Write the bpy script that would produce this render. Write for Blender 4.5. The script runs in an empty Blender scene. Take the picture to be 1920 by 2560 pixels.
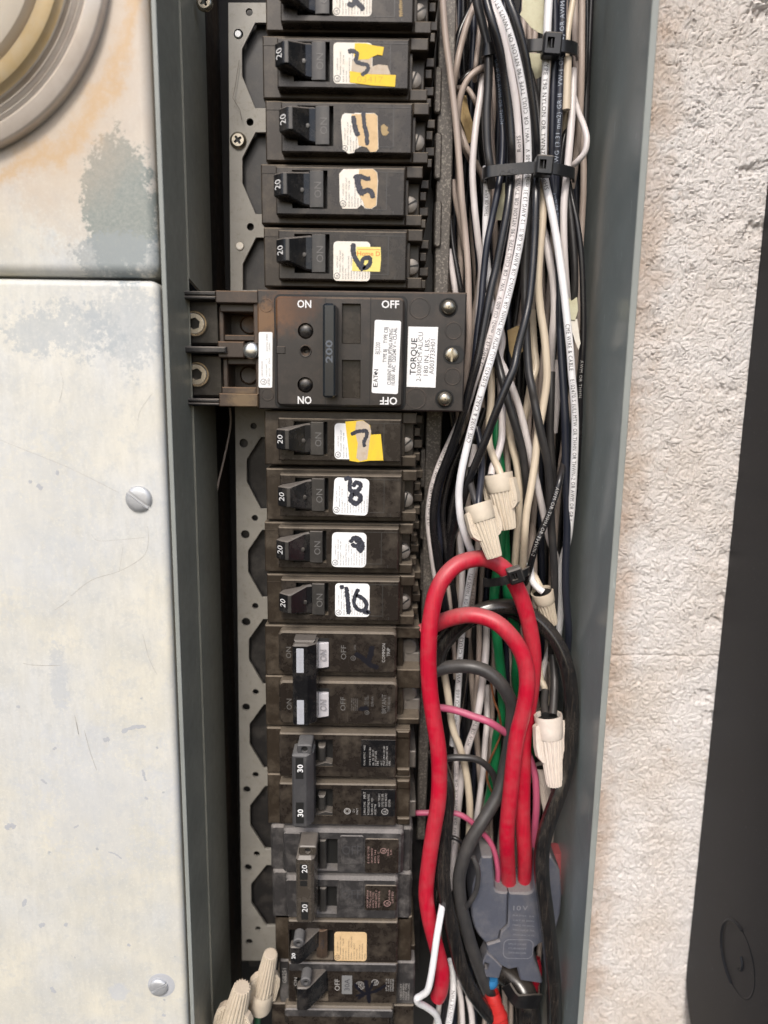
import bpy, bmesh, math, random
from mathutils import Vector, Matrix, noise
from mathutils.geometry import tessellate_polygon
random.seed(7)
scene = bpy.context.scene
MM = 0.001
# ---------------------------------------------------------------- camera
FPX, TILT, ROLL, CAMD = 1800.0, math.radians(10.3), math.radians(0.85), 310.0
RM = Matrix.Rotation(math.radians(90) - TILT, 3, 'X') @ Matrix.Rotation(ROLL, 3, 'Z')
CAMX, CAMZ = 0.0, 0.0
cam_data = bpy.data.cameras.new('camera')
cam = bpy.data.objects.new('camera', cam_data)
scene.collection.objects.link(cam)
cam.location = (CAMX * MM, -CAMD * MM, CAMZ * MM)
cam.rotation_euler = RM.to_euler()
cam_data.sensor_fit = 'HORIZONTAL'
cam_data.sensor_width = 36.0
cam_data.lens = 36.0 * FPX / 1920.0
cam_data.clip_start = 0.01
cam_data.clip_end = 50.0
cam_data.dof.use_dof = True
cam_data.dof.focus_distance = 0.322
cam_data.dof.aperture_fstop = 9.0
scene.camera = cam
scene.render.resolution_x = 768
scene.render.resolution_y = 1024
scene.view_settings.view_transform = 'Standard'
scene.view_settings.look = 'None'
scene.view_settings.exposure = 0.58
# ---------------------------------------------------------------- sky and sun (soft open shade from the front, upper left)
SUN_EL, SUN_AZ = math.radians(44), math.radians(-10)      # azimuth measured from straight out of the wall, negative = left
world = bpy.data.worlds.new('World')
scene.world = world
world.use_nodes = True
wn = world.node_tree
bg = wn.nodes['Background']
sky = wn.nodes.new('ShaderNodeTexSky')
sky.sky_type = 'NISHITA'
sky.sun_disc = False
sky.sun_elevation = SUN_EL
sky.air_density = 1.0
sky.dust_density = 3.0
sky.sun_rotation = math.pi - SUN_AZ
wn.links.new(sky.outputs[0], bg.inputs[0])
bg.inputs[1].default_value = 0.15
sun_d = bpy.data.lights.new('sun', 'SUN')
sun_d.energy = 1.5
sun_d.angle = math.radians(14)
sun_d.color = (1.0, 0.96, 0.90)
sun = bpy.data.objects.new('sun', sun_d)
scene.collection.objects.link(sun)
sv = Vector((math.sin(SUN_AZ) * math.cos(SUN_EL), -math.cos(SUN_AZ) * math.cos(SUN_EL), math.sin(SUN_EL)))
sun.rotation_euler = sv.to_track_quat('Z', 'Y').to_euler()
sun.location = (0, -1, 1)

# ---------------------------------------------------------------- mapping: a point of the photograph on the plane h mm in front of the breaker faces
CAMP = Vector((CAMX, -CAMD, CAMZ))
def P(px, py, h=0.0):
    d = RM @ Vector(((px - 960) / FPX, -(py - 1280) / FPX, -1))
    t = (-h - CAMP.y) / d.y
    return CAMP + d * t
def SC(px, py, h=0.0):                     # photograph pixels per mm there
    d = P(px, py, h) - CAMP
    return FPX / -(RM.transposed() @ d).z
FR = {'s': (0, 0, 1), 'L': (560, 0, 2.765), 'M': (560, 380, 2.765), 'H': (440, 700, 2.183), 'N': (560, 1000, 2.765), 'O': (560, 1380, 2.765),
      'Q': (560, 1800, 2.765), 'G': (500, 2140, 2.514), 'A': (1060, 0, 2.765), 'B': (1060, 450, 2.765), 'C': (1020, 900, 3.318),
      'D': (1020, 1350, 3.318), 'E': (1020, 1800, 3.318), 'F': (1020, 2160, 3.318), 'I': (0, 0, 2.44), 'J': (0, 700, 2.44), 'K': (0, 1500, 2.087),
      'S': (1400, 0, 2.765), 'T': (1400, 800, 2.458), 'U': (1400, 1700, 2.571)}
def fr(k, x, y):
    a = FR[k]
    return a[0] + x / a[2], a[1] + y / a[2]
def rect(k, x0, y0, x1, y1, h):            # photo rectangle -> upright world rectangle X0, Z0(low), X1, Z1(high)
    a = fr(k, x0, y0); b = fr(k, x1, y1)
    xm, ym = (a[0] + b[0]) / 2, (a[1] + b[1]) / 2
    return P(a[0], ym, h).x, P(xm, b[1], h).z, P(b[0], ym, h).x, P(xm, a[1], h).z

# ---------------------------------------------------------------- mesh builder (coordinates: X right, Z up, h towards the camera, in mm)
def catmull(pts, n):
    out = []
    m = len(pts)
    for i in range(m - 1):
        p0 = pts[max(i - 1, 0)]; p1 = pts[i]; p2 = pts[i + 1]; p3 = pts[min(i + 2, m - 1)]
        for k in range(n):
            t = k / n
            out.append(0.5 * ((2 * p1) + (p2 - p0) * t + (2 * p0 - 5 * p1 + 4 * p2 - p3) * t * t + (3 * p1 - p0 - 3 * p2 + p3) * t ** 3))
    out.append(pts[-1].copy())
    return out
def rrect(x0, z0, x1, z1, r=0.0, n=4):
    if r <= 0.01: return [(x0, z0), (x1, z0), (x1, z1), (x0, z1)]
    r = min(r, abs(x1 - x0) / 2.01, abs(z1 - z0) / 2.01)
    o = []
    for cx, cz, a0 in ((x1 - r, z0 + r, -90), (x1 - r, z1 - r, 0), (x0 + r, z1 - r, 90), (x0 + r, z0 + r, 180)):
        for k in range(n + 1):
            a = math.radians(a0 + 90 * k / n)
            o.append((cx + r * math.cos(a), cz + r * math.sin(a)))
    return o
def circ(cx, cz, r, n=20, ph=0.0):
    return [(cx + r * math.cos(ph + 2 * math.pi * k / n), cz + r * math.sin(ph + 2 * math.pi * k / n)) for k in range(n)]
def area(p):
    return sum(p[i][0] * p[(i + 1) % len(p)][1] - p[(i + 1) % len(p)][0] * p[i][1] for i in range(len(p))) / 2
def inset(p, d):
    n = len(p); o = []
    for i in range(n):
        a = Vector(p[i - 1]); b = Vector(p[i]); c = Vector(p[(i + 1) % n])
        e1 = (b - a); e2 = (c - b)
        if e1.length < 1e-6 or e2.length < 1e-6: o.append(p[i]); continue
        n1 = Vector((-e1.y, e1.x)).normalized(); n2 = Vector((-e2.y, e2.x)).normalized()
        m = n1 + n2
        k = m.length
        if k < 1e-4: o.append(p[i]); continue
        m = m / k
        q = b + m * (d / max(0.35, m.dot(n1)))
        o.append((q.x, q.y))
    return o
_tc = {}
def textmesh(s, bold=False, space=1.0):
    key = (s, bold, space)
    if key in _tc: return _tc[key]
    cu = bpy.data.curves.new('t', 'FONT'); cu.body = s; cu.size = 1.0; cu.resolution_u = 2
    cu.space_character = space
    if bold: cu.offset = 0.018
    ob = bpy.data.objects.new('t', cu)
    me = bpy.data.meshes.new_from_object(ob)
    v = [(p.co.x, p.co.y) for p in me.vertices]; f = [tuple(q.vertices) for q in me.polygons]
    bpy.data.objects.remove(ob); bpy.data.meshes.remove(me); bpy.data.curves.remove(cu)
    _tc[key] = (v, f)
    return v, f
class MB:
    def __init__(s): s.v = []; s.f = []
    def add(s, vs, fs):
        b = len(s.v); s.v += [Vector(q) for q in vs]; s.f += [tuple(b + i for i in q) for q in fs]; return s
    def ring_strip(s, r0, r1, closed=True):
        n = len(r0); b = len(s.v); s.v += [Vector(q) for q in r0] + [Vector(q) for q in r1]
        for i in range(n if closed else n - 1):
            j = (i + 1) % n
            s.f.append((b + i, b + j, b + n + j, b + n + i))
    def plate(s, outer, holes=(), h0=0.0, h1=1.0, c=0.3, back=False):
        if area(outer) < 0: outer = outer[::-1]
        holes = [q if area(q) > 0 else q[::-1] for q in holes]
        c = min(c, abs(h1 - h0) * 0.9)
        top = inset(outer, c) if c > 0 else outer
        w = lambda p, h: [(a, -h, b) for a, b in p]
        s.ring_strip(w(outer, h0), w(outer, h1 - c))
        if c > 0: s.ring_strip(w(outer, h1 - c), w(top, h1))
        allp = list(top)
        for q in holes: allp += q
        tri = tessellate_polygon([[Vector((a, b, 0)) for a, b in top]] + [[Vector((a, b, 0)) for a, b in q] for q in holes])
        fs = []
        for t in tri:
            a, b_, c_ = [allp[i] for i in t]
            if (b_[0] - a[0]) * (c_[1] - a[1]) - (c_[0] - a[0]) * (b_[1] - a[1]) < 0: t = t[::-1]
            fs.append(tuple(t))
        s.add(w(allp, h1), fs)
        for q in holes: s.ring_strip(w(q, h1), w(q, h0))
        if back: s.add(w(allp if not holes else allp, h0), [t[::-1] for t in fs])
        return s
    def box(s, x0, z0, x1, z1, h0, h1, c=0.35, r=0.0, back=False):
        if x0 > x1: x0, x1 = x1, x0
        if z0 > z1: z0, z1 = z1, z0
        return s.plate(rrect(x0, z0, x1, z1, r), (), h0, h1, c, back)
    def pbox(s, k, x0, y0, x1, y1, h0, h1, c=0.35, r=0.0, back=False):
        X0, Z0, X1, Z1 = rect(k, x0, y0, x1, y1, h1)
        return s.box(X0, Z0, X1, Z1, h0, h1, c, r, back)
    def ppoly(s, k, pts, h0, h1, c=0.0, back=False):
        o = []
        for x, y in pts:
            q = P(*fr(k, x, y), h1); o.append((q.x, q.z))
        return s.plate(o, (), h0, h1, c, back)
    def prism_z(s, prof, z0, z1, c=0.4):     # prof: (x, h) polygon, extruded vertically, chamfered ends
        if area(prof) < 0: prof = prof[::-1]
        ins = inset(prof, c)
        A = [(x, -h, z0 + c) for x, h in prof]; B = [(x, -h, z1 - c) for x, h in prof]
        A0 = [(x, -h, z0) for x, h in ins]; B0 = [(x, -h, z1) for x, h in ins]
        s.ring_strip(A0, A); s.ring_strip(A, B); s.ring_strip(B, B0)
        tri = tessellate_polygon([[Vector((a, b, 0)) for a, b in ins]])
        s.add(A0, tri); s.add(B0, [t[::-1] for t in tri])
        return s
    def lathe(s, cx, cz, prof, n=28, arc=None, cap=True):   # prof: (r, h) from outside to centre; axis towards camera
        rings = []
        for r, h in prof:
            rings.append([(cx + r * math.cos(2 * math.pi * k / n), -h, cz + r * math.sin(2 * math.pi * k / n)) for k in range(n)])
        for a, b in zip(rings, rings[1:]): s.ring_strip(a, b)
        if cap: s.add(rings[-1], [tuple(range(n))])
        return s
    def tube(s, pts, rad, n=12, flute=0, famp=0.0, twist=0.0, caps=True):
        frames = frames_of(pts)
        rings = []; L = 0
        for i, (p, t, a, b) in enumerate(frames):
            if i: L += (p - frames[i - 1][0]).length
            r = rad(i / (len(frames) - 1)) if callable(rad) else rad
            ring = []
            for k in range(n):
                th = 2 * math.pi * k / n
                rr = r * (1 + famp * math.cos(flute * th + twist * L)) if flute else r
                ring.append(p + a * (rr * math.cos(th)) + b * (rr * math.sin(th)))
            rings.append(ring)
        for x, y in zip(rings, rings[1:]): s.ring_strip(x, y)
        if caps: s.add(rings[0], [tuple(range(n))[::-1]]); s.add(rings[-1], [tuple(range(n))])
        return s
    def text(s, st, k, x, y, cap, h, rot=90.0, width=None, anchor='c', bold=False, lift=0.0):
        # centre (or start) at photo point x,y ; cap height and width in frame pixels; rot in degrees anticlockwise
        v, f = textmesh(st, bold)
        if not v: return s
        px, py = fr(k, x, y); c = P(px, py, h); sc = SC(px, py, h) * FR[k][2]
        xs = [q[0] for q in v]; w = max(xs) - min(xs); x0 = min(xs)
        ys = cap / sc / 0.70
        xsx = ys * 0.92 if width is None else width / sc / w
        ca, sa = math.cos(math.radians(rot)), math.sin(math.radians(rot))
        ox = {'c': w / 2, 'l': 0, 'r': w}[anchor]
        vs = []
        for a, b in v:
            u = (a - x0 - ox) * xsx; w_ = (b - 0.35) * ys
            vs.append((c.x + u * ca - w_ * sa, -h, c.z + u * sa + w_ * ca))
        s.add(vs, f)
        return s
    def stroke(s, k, pts, width, h, rough=0.12, thick=0.03):
        q = []
        for x, y in pts:
            p = P(*fr(k, x, y), h); q.append(Vector((p.x, 0, p.z)))
        sc = SC(*fr(k, *pts[0]), h) * FR[k][2]
        w = width / sc / 2
        q = catmull(q, 8)
        L = []; R = []
        for i, p in enumerate(q):
            t = (q[min(i + 1, len(q) - 1)] - q[max(i - 1, 0)])
            if t.length < 1e-6: t = Vector((1, 0, 0))
            t.normalize(); nrm = Vector((-t.z, 0, t.x))
            e = min(i, len(q) - 1 - i); ww = w * (0.55 + 0.45 * min(1, e / 2))
            L.append(p + nrm * ww * (1 + random.uniform(-rough, rough))); R.append(p - nrm * ww * (1 + random.uniform(-rough, rough)))
        vs = [(a.x, -h, a.z) for a in L] + [(a.x, -h, a.z) for a in R]
        n = len(L)
        s.add(vs, [(i, n + i, n + i + 1, i + 1) for i in range(n - 1)])
        return s
    def build(s, name, mat, parent=None, smooth=35.0, label=None, kind=None):
        me = bpy.data.meshes.new(name)
        o = Vector((0, 0, 0))
        if parent is not None:
            o = root_loc(parent)
        elif s.v:
            o = sum(s.v, Vector()) / len(s.v)
        if not s.v: raise Exception('empty ' + name)
        me.from_pydata([((p - o) * MM) for p in s.v], [], s.f)
        me.update()
        me.materials.append(mat)
        if smooth:
            if len(s.f) < 60000:
                bm = bmesh.new(); bm.from_mesh(me); bmesh.ops.remove_doubles(bm, verts=bm.verts, dist=1e-7); bmesh.ops.recalc_face_normals(bm, faces=bm.faces); bm.to_mesh(me); bm.free()
            me.shade_smooth()
            me.set_sharp_from_angle(angle=math.radians(smooth))
        ob = bpy.data.objects.new(name, me)
        scene.collection.objects.link(ob)
        if parent is None: ob.location = o * MM
        else: ob.parent = parent
        if label: ob['label'] = label
        if kind: ob['kind'] = kind
        return ob
def root_loc(p):
    q = Vector((0, 0, 0))
    while p is not None:
        q += Vector(p.location) / MM; p = p.parent
    return q
def frames_of(pts):
    out = []; a = None
    for i, p in enumerate(pts):
        t = (pts[min(i + 1, len(pts) - 1)] - pts[max(i - 1, 0)]).normalized()
        if a is None:
            a = Vector((0, -1, 0)); a = (a - t * a.dot(t))
            if a.length < 1e-3: a = Vector((1, 0, 0)) - t * t.x
            a.normalize()
        else:
            a = (a - t * a.dot(t)).normalized()
        out.append((p, t, a.copy(), t.cross(a)))
    return out
def thing(name, label, cat, k, x, y, h=0.0, group=None):
    o = bpy.data.objects.new(name, None); scene.collection.objects.link(o)
    o.empty_display_size = 0.01
    o.location = P(*fr(k, x, y), h) * MM
    o['label'] = label; o['category'] = cat
    if group: o['group'] = group
    return o
def tag(o, label, cat, group=None, kind=None):
    o['label'] = label; o['category'] = cat
    if group: o['group'] = group
    if kind: o['kind'] = kind
    return o

# ---------------------------------------------------------------- materials
class N:
    def __init__(s, name):
        s.m = bpy.data.materials.new(name); s.m.use_nodes = True; s.t = s.m.node_tree; s.b = s.t.nodes['Principled BSDF']
        s.geo = s.t.nodes.new('ShaderNodeNewGeometry')
        mp = s.t.nodes.new('ShaderNodeVectorMath'); mp.operation = 'SCALE'; mp.inputs[3].default_value = 1000.0
        s.t.links.new(s.geo.outputs['Position'], mp.inputs[0]); s.pos = mp.outputs[0]   # position in mm
    def l(s, a, b): s.t.links.new(a, b)
    def noise(s, scale, detail=4, rough=0.6, vec=None, out=0, dist=0.0):
        n = s.t.nodes.new('ShaderNodeTexNoise'); n.inputs['Scale'].default_value = scale; n.inputs['Detail'].default_value = detail
        n.inputs['Roughness'].default_value = rough; n.inputs['Distortion'].default_value = dist; s.l(vec or s.pos, n.inputs['Vector']); return n.outputs[out]
    def vor(s, scale, vec=None, feature='F1'):
        n = s.t.nodes.new('ShaderNodeTexVoronoi'); n.feature = feature; n.inputs['Scale'].default_value = scale; s.l(vec or s.pos, n.inputs['Vector']); return n.outputs['Distance']
    def stretch(s, sx, sy, sz, vec=None):
        n = s.t.nodes.new('ShaderNodeMapping'); n.inputs['Scale'].default_value = (sx, sy, sz); s.l(vec or s.pos, n.inputs['Vector']); return n.outputs[0]
    def ramp(s, v, stops):
        n = s.t.nodes.new('ShaderNodeValToRGB'); e = n.color_ramp.elements
        while len(e) < len(stops): e.new(0.5)
        for q, (p, c) in zip(e, stops):
            q.position = p; q.color = (c, c, c, 1) if isinstance(c, (int, float)) else (*c, 1)
        s.l(v, n.inputs[0]); return n.outputs[0]
    def mix(s, fac, a, b, mode='MIX'):
        n = s.t.nodes.new('ShaderNodeMix'); n.data_type = 'RGBA'; n.blend_type = mode
        for inp, val in ((0, fac), (6, a), (7, b)):
            if isinstance(val, (int, float)): n.inputs[inp].default_value = val
            elif isinstance(val, tuple): n.inputs[inp].default_value = (*val, 1)
            else: s.l(val, n.inputs[inp])
        return n.outputs[2]
    def math(s, op, a, b=0.0, clamp=False):
        n = s.t.nodes.new('ShaderNodeMath'); n.operation = op; n.use_clamp = clamp
        for i, v in enumerate((a, b)):
            if isinstance(v, (int, float)): n.inputs[i].default_value = v
            else: s.l(v, n.inputs[i])
        return n.outputs[0]
    def sep(s, v):
        n = s.t.nodes.new('ShaderNodeSeparateXYZ'); s.l(v, n.inputs[0]); return n.outputs
    def bump(s, h, strength=0.3, dist=0.1):
        n = s.t.nodes.new('ShaderNodeBump'); n.inputs['Strength'].default_value = strength; n.inputs['Distance'].default_value = dist * MM
        s.l(h, n.inputs['Height']); s.l(n.outputs[0], s.b.inputs['Normal'])
    def set(s, **k):
        for a, v in k.items():
            i = s.b.inputs[{'color': 'Base Color', 'rough': 'Roughness', 'metal': 'Metallic', 'spec': 'Specular IOR Level', 'trans': 'Transmission Weight', 'alpha': 'Alpha', 'coat': 'Coat Weight', 'sss': 'Subsurface Weight'}[a]]
            if isinstance(v, tuple): i.default_value = (*v, 1)
            elif isinstance(v, (int, float)): i.default_value = v
            else: s.l(v, i)
        return s
def plastic(name, col, rough=0.35, dust=0.5, dustcol=(0.20, 0.175, 0.15), bump=0.15, spec=0.5, mottle=0.5, bscale=2.5, stains=()):
    n = N(name)
    nz = n.sep(n.geo.outputs['Normal'])[2]
    up = n.ramp(nz, [(0.05, 0.0), (0.75, 1.0)])
    blot = n.ramp(n.noise(0.10, 6, 0.7), [(0.47, 0.0), (0.68, 1.0)])
    fine = n.noise(1.6, 4, 0.7)
    d1 = n.math('MULTIPLY', up, min(1.0, 0.62 + 0.5 * dust))
    d2 = n.math('MULTIPLY', blot, 0.6 * dust)
    d = n.math('ADD', d1, d2)
    d = n.math('MULTIPLY', d, n.ramp(fine, [(0.3, 0.55), (0.7, 1.0)]), True)
    dark = tuple(c * (1 - mottle * 0.35) for c in col)
    c = n.mix(n.noise(0.35, 4), dark, tuple(c * (1 + mottle * 0.25) for c in col))
    speck = n.ramp(n.noise(2.6, 3, 0.6), [(0.66, 0.0), (0.74, 1.0)])
    scr_ = n.ramp(n.noise(0.5, 2, 0.5, n.stretch(5, 5, 0.35), dist=2.0), [(0.68, 0.0), (0.71, 1.0)])
    c = n.mix(n.math('MULTIPLY', scr_, 0.22 * dust), c, (0.22, 0.2, 0.18))
    c = n.mix(d, c, dustcol)
    c = n.mix(n.math('MULTIPLY', speck, 0.35 * dust), c, (0.3, 0.28, 0.25))
    for (sx, sy, sh, sr, scol) in stains:
        q = P(sx, sy, sh)
        mp = n.t.nodes.new('ShaderNodeVectorMath'); mp.operation = 'SUBTRACT'; mp.inputs[1].default_value = (q.x, q.y, q.z); n.l(n.pos, mp.inputs[0])
        ln = n.t.nodes.new('ShaderNodeVectorMath'); ln.operation = 'LENGTH'; n.l(mp.outputs[0], ln.inputs[0])
        dd = n.math('ADD', n.math('MULTIPLY', ln.outputs['Value'], 1.0 / sr), n.math('MULTIPLY', n.math('SUBTRACT', n.noise(0.35, 6, 0.75), 0.5), 1.6))
        c = n.mix(n.math('MULTIPLY', n.ramp(dd, [(0.35, 1.0), (1.0, 0.0)]), 0.85), c, scol)
    n.set(color=c, rough=n.math('ADD', n.math('MULTIPLY', d, 0.5), rough, True), spec=spec)
    n.bump(n.noise(bscale, 4, 0.65), bump, 0.15)
    return n.m
def simple(name, col, rough=0.5, metal=0.0, bump=0.0, var=0.15, spec=0.5, scale=0.6, bscale=3.0):
    n = N(name)
    c = n.mix(n.noise(scale, 5, 0.65), tuple(x * (1 - var) for x in col), tuple(min(1, x * (1 + var)) for x in col))
    n.set(color=c, rough=rough, metal=metal, spec=spec)
    if bump: n.bump(n.noise(bscale, 4), bump, 0.1)
    return n.m
M = {}
M['case'] = plastic('breaker_black', (0.028, 0.021, 0.015), 0.33, 0.5, dustcol=(0.19, 0.155, 0.115), spec=0.38)
M['face'] = plastic('breaker_face', (0.019, 0.015, 0.0125), 0.27, 0.45, dustcol=(0.20, 0.165, 0.125), bump=0.08, spec=0.4)
M['toggle'] = plastic('toggle_black', (0.008, 0.008, 0.009), 0.25, 0.28, bump=0.05)
M['hub'] = plastic('toggle_hub', (0.035, 0.033, 0.031), 0.3, 0.3, bump=0.05)
M['ge'] = plastic('grey_dusty_case', (0.028, 0.0265, 0.027), 0.45, 0.75, dustcol=(0.20, 0.185, 0.175), bump=0.3)
M['tiebar'] = plastic('tie_bar_grey', (0.046, 0.045, 0.047), 0.5, 0.5, dustcol=(0.16, 0.155, 0.15), bump=0.3)
M['main'] = plastic('main_breaker_black', (0.022, 0.019, 0.018), 0.33, 0.45, dustcol=(0.12, 0.085, 0.06), bump=0.1, stains=((710, 770, 5, 12, (0.12, 0.055, 0.025)), (660, 800, 0, 9, (0.17, 0.09, 0.04)), (760, 760, 5, 9, (0.06, 0.03, 0.018))))
M['brown'] = plastic('heat_browned_plastic', (0.04, 0.028, 0.021), 0.38, 0.6, dustcol=(0.16, 0.10, 0.06), bump=0.15, stains=((625, 800, -20, 6, (0.2, 0.1, 0.04)), (610, 1000, -3, 8, (0.16, 0.11, 0.06))))
M['deep'] = simple('deep_black', (0.012, 0.011, 0.011), 0.7, var=0.3)
M['insul'] = plastic('insulator_black', (0.018, 0.017, 0.017), 0.4, 0.35, bump=0.05)
M['lug'] = plastic('lug_dark_metal', (0.04, 0.037, 0.033), 0.3, 0.3, bump=0.5, bscale=1.2)
M['lug'].node_tree.nodes['Principled BSDF'].inputs['Metallic'].default_value = 0.6
M['allen'] = simple('bronzed_screw', (0.68, 0.60, 0.48), 0.26, 0.85, 0.2, 0.35)
M['screw'] = simple('dusty_screw', (0.20, 0.18, 0.16), 0.5, 0.5, 0.3, 0.3)
M['bright'] = simple('bright_screw', (0.38, 0.34, 0.27), 0.26, 0.9, 0.25, 0.45)
M['zinc'] = simple('zinc_screw', (0.48, 0.49, 0.50), 0.45, 0.5, 0.15, 0.12)
M['white_print'] = simple('white_print', (0.72, 0.72, 0.72), 0.5, var=0.05)
M['grey_print'] = simple('grey_print', (0.12, 0.115, 0.11), 0.5, var=0.1)
M['dim_print'] = simple('dim_print', (0.32, 0.31, 0.30), 0.5, var=0.25, scale=2)
M['pink_print'] = simple('faded_red_print', (0.30, 0.19, 0.175), 0.5, var=0.25, scale=2)
M['black_print'] = simple('black_print', (0.03, 0.03, 0.035), 0.6, var=0.05)
M['groove'] = simple('groove_black', (0.006, 0.006, 0.006), 0.6, var=0.1)
M['white_plastic'] = simple('white_toggle', (0.55, 0.53, 0.54), 0.4, var=0.08)
def paper(name, col, stain, amt=0.5, sc=0.25):
    n = N(name)
    f = n.ramp(n.noise(sc, 5, 0.7), [(0.45, 0.0), (0.7, 1.0)])
    f = n.math('MULTIPLY', f, amt)
    c = n.mix(f, col, stain)
    c = n.mix(n.math('MULTIPLY', n.ramp(n.noise(2.5, 4), [(0.55, 0.0), (0.75, 1.0)]), 0.25), c, tuple(x * 0.6 for x in stain))
    n.set(color=c, rough=0.6, spec=0.3)
    n.bump(n.noise(0.7, 4), 0.3, 0.15)
    return n.m
M['sticker'] = paper('sticker_white', (0.74, 0.70, 0.63), (0.62, 0.50, 0.36), 0.35)
M['sticker_clean'] = paper('sticker_clean', (0.80, 0.80, 0.80), (0.7, 0.68, 0.64), 0.2)
M['sticker_tan'] = paper('sticker_tan', (0.60, 0.43, 0.24), (0.42, 0.28, 0.14), 0.5)
M['yellow'] = paper('yellow_tape', (0.75, 0.52, 0.04), (0.62, 0.42, 0.06), 0.5)
M['tornpaper'] = paper('torn_paper', (0.50, 0.42, 0.33), (0.40, 0.30, 0.2), 0.6, 0.5)
M['cream'] = paper('cream_label', (0.55, 0.53, 0.38), (0.42, 0.36, 0.22), 0.5)
M['kraft'] = paper('kraft_paper', (0.36, 0.26, 0.13), (0.22, 0.15, 0.07), 0.6)
mk = N('marker_ink'); mk.set(color=mk.mix(mk.ramp(mk.noise(2.2, 4, 0.7), [(0.45, 0.0), (0.72, 1.0)]), (0.012, 0.013, 0.022), (0.07, 0.075, 0.10)), rough=0.6); M['marker'] = mk.m
M['marker_faint'] = simple('marker_on_plastic', (0.008, 0.008, 0.012), 0.35, var=0.2)

def wiremat(name, col, rough=0.32, dust=0.35, dustcol=(0.30, 0.25, 0.21), streak=0.25, coat=0.0):
    n = N(name)
    nz = n.sep(n.geo.outputs['Normal'])[2]
    up = n.ramp(nz, [(0.25, 0.0), (0.95, 1.0)])
    blot = n.ramp(n.noise(0.09, 5, 0.7), [(0.4, 0.0), (0.75, 1.0)])
    d = n.math('ADD', n.math('MULTIPLY', up, 0.8 * dust), n.math('MULTIPLY', blot, 0.5 * dust))
    d = n.math('MULTIPLY', d, n.ramp(n.noise(2.5, 3, 0.6), [(0.3, 0.6), (0.7, 1.0)]), True)
    st = n.noise(0.5, 3, 0.6, n.stretch(2.0, 2.0, 0.06))
    c = n.mix(st, tuple(x * (1 - streak) for x in col), tuple(min(1, x * (1 + streak * 0.5)) for x in col))
    if coat:
        rub = n.ramp(n.noise(0.55, 4, 0.65, n.stretch(2.2, 2.2, 0.05)), [(0.50, 0.0), (0.66, 1.0)])
        c = n.mix(n.math('MULTIPLY', rub, 0.17), c, (0.13, 0.10, 0.075))
    c = n.mix(d, c, dustcol)
    n.set(color=c, rough=n.math('ADD', n.math('MULTIPLY', d, 0.4), rough, True), coat=coat)
    n.bump(n.noise(0.8, 3, 0.6, n.stretch(2.5, 2.5, 0.25)), 0.25, 0.12)
    return n.m
W = {'white': wiremat('wire_white', (0.66, 0.61, 0.60), 0.35, 0.25, (0.42, 0.35, 0.29)),
     'bright': wiremat('wire_bright_white', (0.80, 0.79, 0.80), 0.3, 0.12, (0.5, 0.45, 0.4)),
     'beige': wiremat('wire_beige', (0.42, 0.345, 0.30), 0.38, 0.4, (0.34, 0.26, 0.2)),
     'cream': wiremat('wire_cream', (0.60, 0.51, 0.39), 0.38, 0.3, (0.42, 0.33, 0.24)),
     'black': wiremat('wire_black', (0.010, 0.010, 0.012), 0.26, 0.16, (0.16, 0.12, 0.09)),
     'charcoal': wiremat('wire_charcoal', (0.024, 0.023, 0.024), 0.36, 0.3, (0.16, 0.14, 0.12)),
     'navy': wiremat('wire_blueblack', (0.014, 0.017, 0.028), 0.3, 0.15, (0.14, 0.12, 0.11)),
     'cable': wiremat('cable_dusty_black', (0.010, 0.010, 0.011), 0.24, 0.30, (0.15, 0.12, 0.095), 0.5, 0.2),
     'grey': wiremat('cable_grey', (0.040, 0.039, 0.040), 0.34, 0.42, (0.17, 0.15, 0.13), 0.4),
     'red': wiremat('wire_red', (0.50, 0.007, 0.030), 0.36, 0.6, (0.36, 0.19, 0.175), 0.35),
     'darkred': wiremat('wire_dark_red', (0.34, 0.005, 0.02), 0.38, 0.2, (0.3, 0.12, 0.1), 0.15),
     'pink': wiremat('wire_pink', (0.48, 0.085, 0.17), 0.4, 0.35, (0.34, 0.2, 0.2)),
     'green': wiremat('wire_green', (0.006, 0.15, 0.05), 0.3, 0.2, (0.10, 0.16, 0.10)),
     'copper': simple('bare_copper', (0.42, 0.17, 0.08), 0.35, 0.8, 0.1, 0.3)}
M['nut'] = plastic('wire_nut_beige', (0.62, 0.54, 0.43), 0.5, 0.35, (0.40, 0.32, 0.24), bump=0.15)
M['nut_white'] = plastic('wire_nut_white', (0.70, 0.62, 0.55), 0.45, 0.3, (0.45, 0.36, 0.28), bump=0.15)
M['tie'] = plastic('nylon_tie_black', (0.010, 0.010, 0.011), 0.3, 0.2, bump=0.1)
M['ct'] = plastic('clamp_grey', (0.070, 0.076, 0.100), 0.6, 0.6, (0.20, 0.185, 0.18), bump=0.7, bscale=1.6)
M['blue'] = simple('blue_plug', (0.03, 0.16, 0.35), 0.35, bump=0.1)
M['redtape'] = simple('red_tape', (0.42, 0.02, 0.018), 0.4, bump=0.3, var=0.25)
M['pinktape'] = simple('faded_pink_tape', (0.26, 0.06, 0.065), 0.5, bump=0.2, var=0.25)
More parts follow.
